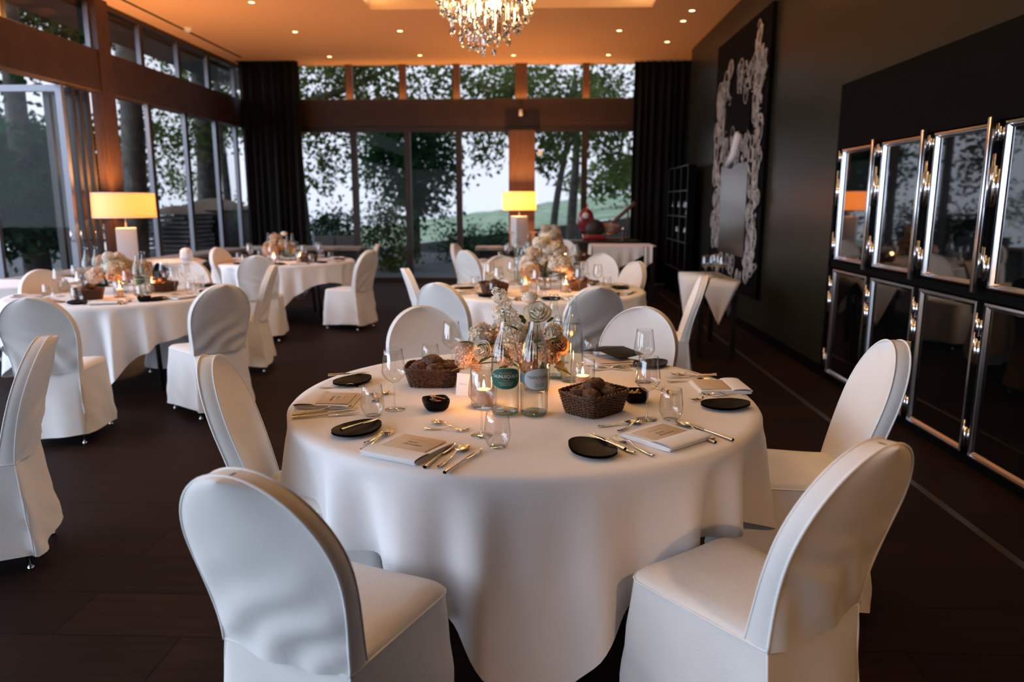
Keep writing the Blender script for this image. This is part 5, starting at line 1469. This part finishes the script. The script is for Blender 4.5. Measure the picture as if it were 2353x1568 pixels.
def lay_table(c, short, rot, seed, flower, skip_small=False, nseat=8, cand=None, flower_h=0.42, spread=0.2, baskets=None, bottles=None):
    rs = random.Random(seed)
    arr = arrangement_mesh('white and peach flower arrangement in the middle of ' + short, flower_h, spread, seed)
    arr.location = (c[0] + flower[0], c[1] + flower[1], ZC)
    put(P_vase, arr.location.copy(), 0, 'short glass vase under the flowers on ' + short)
    for k in range(nseat):
        a = rot + k * 2 * pi / nseat; d = DIRS[round(((a % (2 * pi)) / (2 * pi)) * 8) % 8]
        rz = a + pi / 2; R3 = Matrix.Rotation(rz, 3, 'Z'); o0 = Vector((c[0] + 0.70 * cos(a), c[1] + 0.70 * sin(a), 0))
        def go(proto, x, y, dz, drz, label):
            v = Vector((x, y, 0)); v.rotate(R3); return put(proto, (o0.x + v.x, o0.y + v.y, ZC + dz), rz + drz, label)
        w = ' at the %s of %s' % (d, short)
        go(P_nap, 0, 0, 0, 0, 'folded white napkin' + w)
        go(P_card, 0, 0.02, 0.0165, 0, 'cream menu card' + w)
        go(P_plate, -0.20, 0.03, 0, rs.uniform(0, 6), 'black bread plate' + w)
        go(P_fork, -0.125, 0, 0, 0, 'dinner fork' + w)
        go(P_knife, 0.125, 0, 0, 0, 'dinner knife' + w)
        go(P_spoon, 0.150, 0, 0, 0, 'soup spoon' + w)
        go(P_glass, 0.13 + rs.uniform(-.02, .02), 0.24, 0, 0, 'stemmed wine glass' + w)
        go(P_tumb, 0.22, 0.16 + rs.uniform(-.02, .02), 0, 0, 'stemless tumbler' + w)
    for k, (dx, dy, s_) in enumerate(cand):
        p = Vector((c[0] + dx, c[1] + dy, ZC))
        candle_at(p, 'lit candle %s on %s' % (s_, short), 'candle glass %s on %s' % (s_, short), 1.2)
    for k, (dx, dy, rz, s_) in enumerate(baskets):
        p = Vector((c[0] + dx, c[1] + dy, ZC))
        basket_at(p, rz, 'wicker bread basket %s on %s' % (s_, short), 'dark roll in the basket %s on %s' % (s_, short), 4, 'rolls in the basket %s on %s' % (s_, short), rs)
    for k, (dx, dy, s_) in enumerate(bottles):
        p = Vector((c[0] + dx, c[1] + dy, ZC))
        put((P_bg, P_bs, P_bp, P_bp)[k % 4], p, face_cam(p) + rs.uniform(-.5, .5), 'water bottle %s on %s' % (s_, short), None, 1.12)
def rel(px, py, c):
    p = at(px, py); return (p.x - c[0], p.y - c[1])
tA, tB, tC, tD = 'the middle table', 'the far table', 'the table by the folded doors', 'the table by the corner curtain'
lay_table(TA, tA, RAD(-68), 5, (0.02, -0.02), False, 8, [(*rel(1208, 672, TA), 'before the flowers'), (*rel(1300, 672, TA), 'on the cabinet side of the flowers')], 0.52, 0.24,
          [(*rel(1136, 675, TA), 0.3, 'on the terrace side'), (*rel(1338, 668, TA), -0.3, 'on the cabinet side')],
          [(*rel(1200, 655, TA), 'on the terrace side of the flowers'), (*rel(1192, 648, TA), 'behind the other terrace-side bottle'), (*rel(1308, 663, TA), 'behind the candle'), (*rel(1322, 654, TA), 'furthest to the dark wall')])
lay_table(TB, tB, RAD(-40), 6, (0.1, 0.0), False, 8, [(*rel(1299, 598, TB), 'on the dark wall side')], 0.50, 0.22,
          [(*rel(1340, 602, TB), 0.4, 'toward the dark wall')], [(*rel(1188, 600, TB), 'toward the terrace'), (*rel(1214, 596, TB), 'beside the flowers')])
lay_table(TC, tC, RAD(-72), 7, (-0.05, 0.02), False, 8, [(*rel(277, 684, TC), 'before the flowers'), (*rel(351, 672, TC), 'beside two bottles')], 0.40, 0.22,
          [(*rel(205, 688, TC), 0.5, 'on the terrace side'), (*rel(375, 670, TC), -0.4, 'on the aisle side')],
          [(*rel(322, 680, TC), 'before the candle'), (*rel(336, 676, TC), 'closest to the aisle-side basket'), (*rel(206, 658, TC), 'on the terrace side of the flowers'), (*rel(228, 655, TC), 'just behind the terrace-side flowers')])
put(P_bowl_c, Vector((*at(332, 694)[:2], ZC)), 0.4, 'small black bowl before two bottles on the table by the folded doors')
lay_table(TD, tD, RAD(-60), 8, (-0.1, 0.05), False, 8, [(*rel(631, 606, TD), 'before the flowers'), (*rel(689, 603, TD), 'beside the basket')], 0.34, 0.19,
          [(*rel(710, 603, TD), 0.2, 'on the aisle side')],
          [(*rel(662, 600, TD), 'beside the flowers'), (*rel(674, 599, TD), 'between flowers and basket'), (*rel(620, 598, TD), 'on the terrace side of the flowers'), (*rel(643, 597, TD), 'just behind the flowers')])
# the tall single rose above the corner-curtain table
q = at(640, 600); pr_ = aty(652, 538, q.y)
tr = thing('tall_rose', 'single white rose standing tall above the flowers by the corner curtain', 'flower', (q.x + .02, q.y, ZC))
p = Vector((pr_.x - q.x - .02, 0, pr_.z - ZC)); m = MB(); rose(m, 0.04, 0.3, 5, Matrix.Translation(p)); m.obj('rose_bloom', m_petal_w, tr)
MB().tube([(0, 0, 0.02), (0.0, 0, 0.15), p], 0.003, 6).obj('stem', m_stemg, tr)
# ================================================================ lamps, consoles, serving tables and the slicer
m_shade = translucent('lamp_shade', (0.80, 0.70, 0.60), 0.5, (0.62, 0.30, 0.10), emit=0.10, ecol=(1.0, 0.42, 0.08))
m_block = pbr('white_lacquer', (0.78, 0.77, 0.80), 0.35)
def console(x0, x1, y0, y1, label, top=0.75):
    t = thing('console_table', label, 'console table', ((x0 + x1) / 2, (y0 + y1) / 2, 0))
    a, b = (x1 - x0) / 2, (y1 - y0) / 2
    MB().rbox(-a, a, -b, b, top - 0.06, top, 0.004).obj('top', pbr('grey_oak_top', (0.24, 0.19, 0.15), 0.45, var=0.2, vscale=6, stretch=(1, 8, 1)), t)
    for sx in (-1, 1):
        for sy in (-1, 1): MB().box(sx * (a - .04) - .03, sx * (a - .04) + .03, sy * (b - .04) - .03, sy * (b - .04) + .03, 0, top - .06).obj('leg', m_blackwood, t, False)
    MB().box(-a + .05, a - .05, -b + .03, b - .03, 0.12, 0.15).obj('shelf', m_blackwood, t, False)
    MB().box(-a + .05, a - .05, b - .05, b - .03, 0.15, top - .06).obj('back_panel', m_blackwood, t, False)
    return t
console(-5.42, -4.98, 7.2, 12.6, 'long narrow console along the terrace windows carrying the block lamp')
xa, xb = aty(560, 570, 12.9).x, aty(832, 570, 12.9).x
console(xa, xb, 12.75, 13.2, 'long console with a pale top edge in front of the corner curtain')
xc = aty(1199, 500, 13.2).x
console(xc - 0.8, xc + 0.8, 12.9, 13.3, 'low console before the timber column carrying the glowing lamp')
def table_lamp(p, label, w, h_sh, z_sh, h_block, e, up=0):
    t = thing('table_lamp', label, 'lamp', p, 0.0, 'block lamps with drum shades')
    MB().rbox(-0.115, 0.115, -0.115, 0.115, 0, h_block, 0.006, T(0, 0, 0, RAD(28))).obj('block_base', m_block, t)
    MB().tube([(0, 0, h_block), (0, 0, z_sh + 0.12)], 0.010, 10).obj('neck', m_chrome, t)
    MB().lathe([(w / 2, z_sh), (w / 2 * 0.985, z_sh + h_sh)], 48).obj('shade', m_shade, t)
    m = MB().tube([(w / 2 * cos(k * pi / 24), w / 2 * sin(k * pi / 24), z_sh) for k in range(48)], 0.004, 5, True).tube([(w / 2 * .985 * cos(k * pi / 24), w / 2 * .985 * sin(k * pi / 24), z_sh + h_sh) for k in range(48)], 0.004, 5, True)
    m.tube([(-w / 2, 0, z_sh + .02), (w / 2, 0, z_sh + .02)], 0.003, 5); m.obj('shade_ring', m_piping, t)
    MB().sphere((0, 0, z_sh + h_sh * .5), 0.03, 12, 8).obj('bulb', m_bulb, t)
    lamp('lamp_glow', 'POINT', (p[0], p[1], p[2] + z_sh + h_sh * 0.5), e, (1.0, 0.45, 0.14), shadow_soft_size=0.05)
    if up:
        o = lamp('lamp_uplight', 'SPOT', (p[0], p[1], p[2] + z_sh + h_sh * 0.75), up, (1.0, 0.47, 0.17), spot_size=RAD(150), spot_blend=0.5, shadow_soft_size=0.05)
        o.rotation_euler = (pi, 0, 0)
    return t
q = atx(293, 560, -5.2); zt_, zb_ = aty(283, 444, q.y).z, aty(283, 500, q.y).z
wl = aty(348, 470, q.y).x - aty(217, 470, q.y).x
table_lamp((q.x, q.y, 0.75), 'lamp with wide drum shade and white block base before the brown post', wl, zt_ - zb_, zb_ - 0.75, aty(293, 524, q.y).z - 0.75, 55, 190)
YL = 13.1; zt_, zb_ = aty(1190, 441, YL).z, aty(1190, 483, YL).z; wl = aty(1231, 470, YL).x - aty(1153, 470, YL).x
xl = aty(1193, 460, YL).x
table_lamp((xl, YL, 0.75), 'glowing lamp with yellow drum shade in front of the timber column', wl, zt_ - zb_, zb_ - 0.75, aty(1193, 497, YL).z - 0.75, 110, 45)
for k, s_ in ((-1, 'terrace side'), (1, 'dark wall side')):
    p = aty(1178 if k < 0 else 1225, 527, 13.1)
    d = thing('candle_dish', 'small pale dish lit orange on the %s of the glowing lamp' % s_, 'dish', (p.x, 13.1, 0.75))
    MB().lathe([(0.001, 0.0), (0.05, 0.0), (0.02, 0.03), (0.02, 0.22), (0.10, 0.25), (0.105, 0.255), (0.02, 0.24)], 24).obj('dish', m_wax, d)
# square serving tables with a cloth laid corner-wise
def serving(c, a, b, z, label, clabel, rz=0.0, drop=0.30):
    t = thing('serving_table', label, 'side table', (c[0], c[1], 0), rz, 'small serving tables')
    MB().rbox(-a, a, -b, b, z - .035, z, .003).obj('top', m_blackwood, t)
    MB().box(-a + .03, a - .03, -b + .03, b - .03, z - .12, z - .035).obj('apron', m_blackwood, t, False)
    for sx in (-1, 1):
        for sy in (-1, 1): MB().box(sx * (a - .04) - .025, sx * (a - .04) + .025, sy * (b - .04) - .025, sy * (b - .04) + .025, 0, z - .12).obj('leg', m_blackwood, t, False)
    m = MB(); e = 0.004
    m.add([(-a - e, -b - e, z + e), (a + e, -b - e, z + e), (a + e, b + e, z + e), (-a - e, b + e, z + e)], [(0, 1, 2, 3)])
    for (p, q_, n, dr) in (((-a, -b), (a, -b), (0, -1), drop * 1.0), ((a, -b), (a, b), (1, 0), drop), ((a, b), (-a, b), (0, 1), drop), ((-a, b), (-a, -b), (-1, 0), drop)):
        def tri(u, v):
            s_ = 0.5 + (u - .5) * (1 - v)
            x = p[0] + (q_[0] - p[0]) * s_; y = p[1] + (q_[1] - p[1]) * s_; w = 0.010 + 0.012 * v + 0.006 * sin(u * 9) * v
            return (x + n[0] * (e + w * (v > 0)), y + n[1] * (e + w * (v > 0)), z + e - dr * v)
        m.grid(tri, 9, 8)
    o = m.obj('tablecloth', m_linen); o.location = (c[0], c[1], 0); o.rotation_euler = (0, 0, rz)
    o.modifiers.new('thickness', 'SOLIDIFY').thickness = 0.002
    tag(o, clabel, 'tablecloth', 'white tablecloths'); return t
p0, p1 = at(1560, 626), at(1702, 649)
cs = ((p0.x + p1.x) / 2, (p0.y + p1.y) / 2)
ax_, ay_ = abs(at(1702, 649).x - at(1606, 649).x) / 2, abs(p0.y - p1.y) / 2
serving(cs, ax_, ay_, 0.75, 'small black serving table by the carved wall panel', 'white cloth laid corner-wise on the serving table by the carved panel', 0, 0.42)
gw = ['closest to the aisle', 'in the middle of the front', 'third from the aisle', 'closest to the wall', 'behind the others']
for k, (px, py) in enumerate(((1620, 640), (1636, 639), (1651, 638), (1659, 641), (1643, 634))):
    q = at(px, py); put(P_glass, Vector((q.x, q.y, 0.755)), 0, 'wine glass on the serving table by the carved panel, ' + gw[k], 'glasses on the serving table by the carved panel')
q = at(405, 600)
serving((q.x, q.y), 0.30, 0.30, 0.76, 'small serving table near the block lamp by the terrace windows', 'white cloth laid corner-wise on the serving table near the block lamp', RAD(40), 0.20)
p = at(434, 603)
nb = thing('standing_napkin', 'white rounded napkin standing on the serving table near the block lamp', 'napkin', (p.x, p.y - .05, 0.768))
MB().lathe([(0.055, 0), (0.075, 0.04), (0.080, 0.10), (0.070, 0.14), (0.04, 0.165), (0.001, 0.17)], 20, mod=lambda a, z: 0.004 * cos(6 * a)).obj('cloth', m_linen, nb)
MB().tube([(0.081 * cos(k * pi / 10), 0.081 * sin(k * pi / 10), 0.05) for k in range(20)], 0.006, 6, True).obj('band', m_linen, nb)
# buffet with white cloth
bx0, bx1 = aty(1358, 580, 11.9).x, aty(1505, 580, 11.7).x
bt = thing('buffet_table', 'black buffet table under a white cloth before the black curtain', 'buffet table', ((bx0 + bx1) / 2, 11.95, 0))
a, b = (bx1 - bx0) / 2, 0.38
MB().rbox(-a, a, -b, b, .80, .84, .003).obj('top', m_blackwood, bt)
for sx in (-1, 1):
    for sy in (-1, 1): MB().box(sx * (a - .05) - .03, sx * (a - .05) + .03, sy * (b - .05) - .03, sy * (b - .05) + .03, 0, .80).obj('leg', m_blackwood, bt, False)
m = MB(); m.add([(-a, -b - .01, .845), (a, -b - .01, .845), (a, b, .845), (-a, b, .845)], [(0, 1, 2, 3)])
m.grid(lambda u, v: (-a + (2 * a * 0.80) * u, -b - .012 - .03 * v - .015 * sin(u * 30) * v, .845 - (.55 * (1 - u * .75)) * v), 40, 10)
m.grid(lambda u, v: (-a - .01 - .02 * v - .012 * sin(u * 20) * v, -b + 2 * b * u, .845 - .6 * v), 30, 8)
m.grid(lambda u, v: (a * .62 + .12 * u + .22 * u * v * 0, -b - .03 - .02 * v - .02 * sin(u * 7), .845 - .35 * v * (1 - .3 * u)), 8, 8)
o = m.obj('tablecloth', m_linen); o.location = bt.location; tag(o, 'white cloth hanging aslant from the buffet before the black curtain', 'tablecloth', 'white tablecloths')
# second black table behind with a red hand-cranked slicer
st = thing('slicer_stand', 'black stand beneath the red meat slicer by the far window', 'stand', (aty(1385, 540, 12.9).x, 12.9, 0))
MB().rbox(-.62, .62, -.3, .3, .82, .87, .004).obj('top', m_blackwood, st)
MB().box(-.55, .55, -.25, .25, 0.0, .82).obj('cabinet', m_blackwood, st, False)
m_red = pbr('red_enamel', (0.20, 0.008, 0.012), 0.2, coat=0.5)
sx_, sz_ = aty(1349, 508, 12.9).x - st.location.x, 0.87
sl = thing('meat_slicer', 'red hand-cranked meat slicer with dark blade wheel beside the far black curtain', 'slicer', (st.location.x + sx_, 12.9, .87))
MB().rbox(-.08, .30, -.14, .14, 0, .10, .02).obj('base', m_red, sl)
MB().lathe([(0.001, -.05), (0.10, -.05), (.14, -.03), (.14, .03), (.10, .05), (.001, .05)], 28, T(-.02, .02, .34, 0, pi / 2) @ Matrix.Scale(1.5, 4, (0, 1, 0))).obj('housing', m_red, sl)
MB().lathe([(0.001, 0), (0.055, 0), (0.05, .012), (.001, .014)], 20, T(-.03, -.035, .42, 0, pi / 2)).obj('emblem', pbr('pale_emblem', (.7, .7, .72), .4), sl)
MB().lathe([(0.001, -.01), (0.155, -.004), (.16, 0), (.155, .004), (.001, .01)], 36, T(.13, -.10, .20, 0, pi / 2)).obj('blade_wheel', m_blackwood, sl)
MB().tube([(.30, -.05, .12), (.45, -.05, .10), (.45, -.05, .22)], .012, 8).tube([(.0, 0, .48), (.0, 0, .62)], .014, 8).obj('crank_handle', pbr('copper', (.7, .28, .12), .25, 1.0), sl)
p = aty(1420, 480, 12.9)
hs = thing('ham_holder', 'slanting wooden ham holder beside the red slicer', 'ham holder', (p.x, 12.95, .87))
MB().rbox(-.22, .22, -.12, .12, 0, .05, .01).obj('base_board', m_timber, hs)
MB().rbox(-.33, .33, -.05, .05, -.03, .03, .01, T(.05, 0, .42, 0, 0, RAD(-42))).obj('slanted_arm', m_timber, hs)
MB().sphere((-.12, 0, .20), .13, 16, 12, (1.5, .8, .8), .3, 3).obj('ham', pbr('cured_ham', (.20, .11, .08), .6, col2=(.36, .26, .22), vscale=14), hs)
MB().tube([(.18, 0, .05), (.18, 0, .5)], .014, 8).obj('upright', m_timber, hs)
p = aty(1434, 535, 12.6)
bo = thing('pepper_mill', 'slim orange-lit wooden mill on the stand beside the ham holder', 'pepper mill', (p.x, 12.72, .87))
MB().lathe([(.03, 0), (.034, .02), (.02, .10), (.028, .16), (.03, .17)], 16).obj('body', m_timber, bo)
MB().sphere((0, 0, .20), .03, 12, 8).obj('knob', m_chrome, bo)
# shelf rack in front of the curtain
rk = thing('shelf_rack', 'black shelf rack with thin pale metal edges at the end of the dark wall', 'shelf', (2.31, 12.45, 0))
h = 2.08
m = MB(); m.box(.05, .06, -.85, .85, 0, h); m.obj('back_board', m_blackpanel, rk, False)
for k, z in enumerate((.45, .90, 1.30, 1.70, 2.08)):
    s_ = MB().box(-.06, .05, -.85, .85, z - .015, z).obj('shelf', m_blackpanel, rk, False)
    MB().box(-.066, -.060, -.85, .85, z - .014, z - .002).obj('edge_strip', m_edge, s_, False)
for y in (-.85, -.3, .28, .85):
    s_ = MB().box(-.06, .05, y - .012, y + .012, 0, h).obj('divider', m_blackpanel, rk, False)
    MB().box(-.066, -.060, y - .008, y + .004, .45, h).obj('edge_strip', m_edge, s_, False)
for k, (y, z) in enumerate(((-.62, 1.30), (-.5, 1.30), (0.0, 1.30), (-.6, .90), (.1, .90), (.5, 1.30))):
    put(P_glass, Vector((2.30, 12.45 + y, z + .001)), 0, 'wine glass stored on the black shelf rack, ' + ('upper shelf nearest its end', 'upper shelf second from the end', 'upper shelf in the middle bay', 'lower shelf nearest its end', 'lower shelf in the middle bay', 'upper shelf in the deepest bay')[k], 'glasses on the black shelf rack')
# small round table by the open doors
rt = thing('round_table', 'small round table by the open terrace doors cut by the picture edge', 'table', (-5.02, 6.98, 0))
MB().lathe([(.001, .71), (.50, .71), (.50, .745), (.001, .745)], 40).obj('tabletop', m_blackwood, rt, True, 40)
MB().lathe([(.03, .71), (.03, .03), (.25, .02), (.26, 0), (.001, 0)], 24).obj('pedestal', m_blackwood, rt)
o = cloth_mesh(0.80, 0.3, 33, R=0.504, zt=0.749, nfold=11, amp=.6).obj('tablecloth', m_linen); o.location = (-5.02, 6.98, 0)
tag(o, 'white cloth on the small round table by the open terrace doors', 'tablecloth', 'white tablecloths')
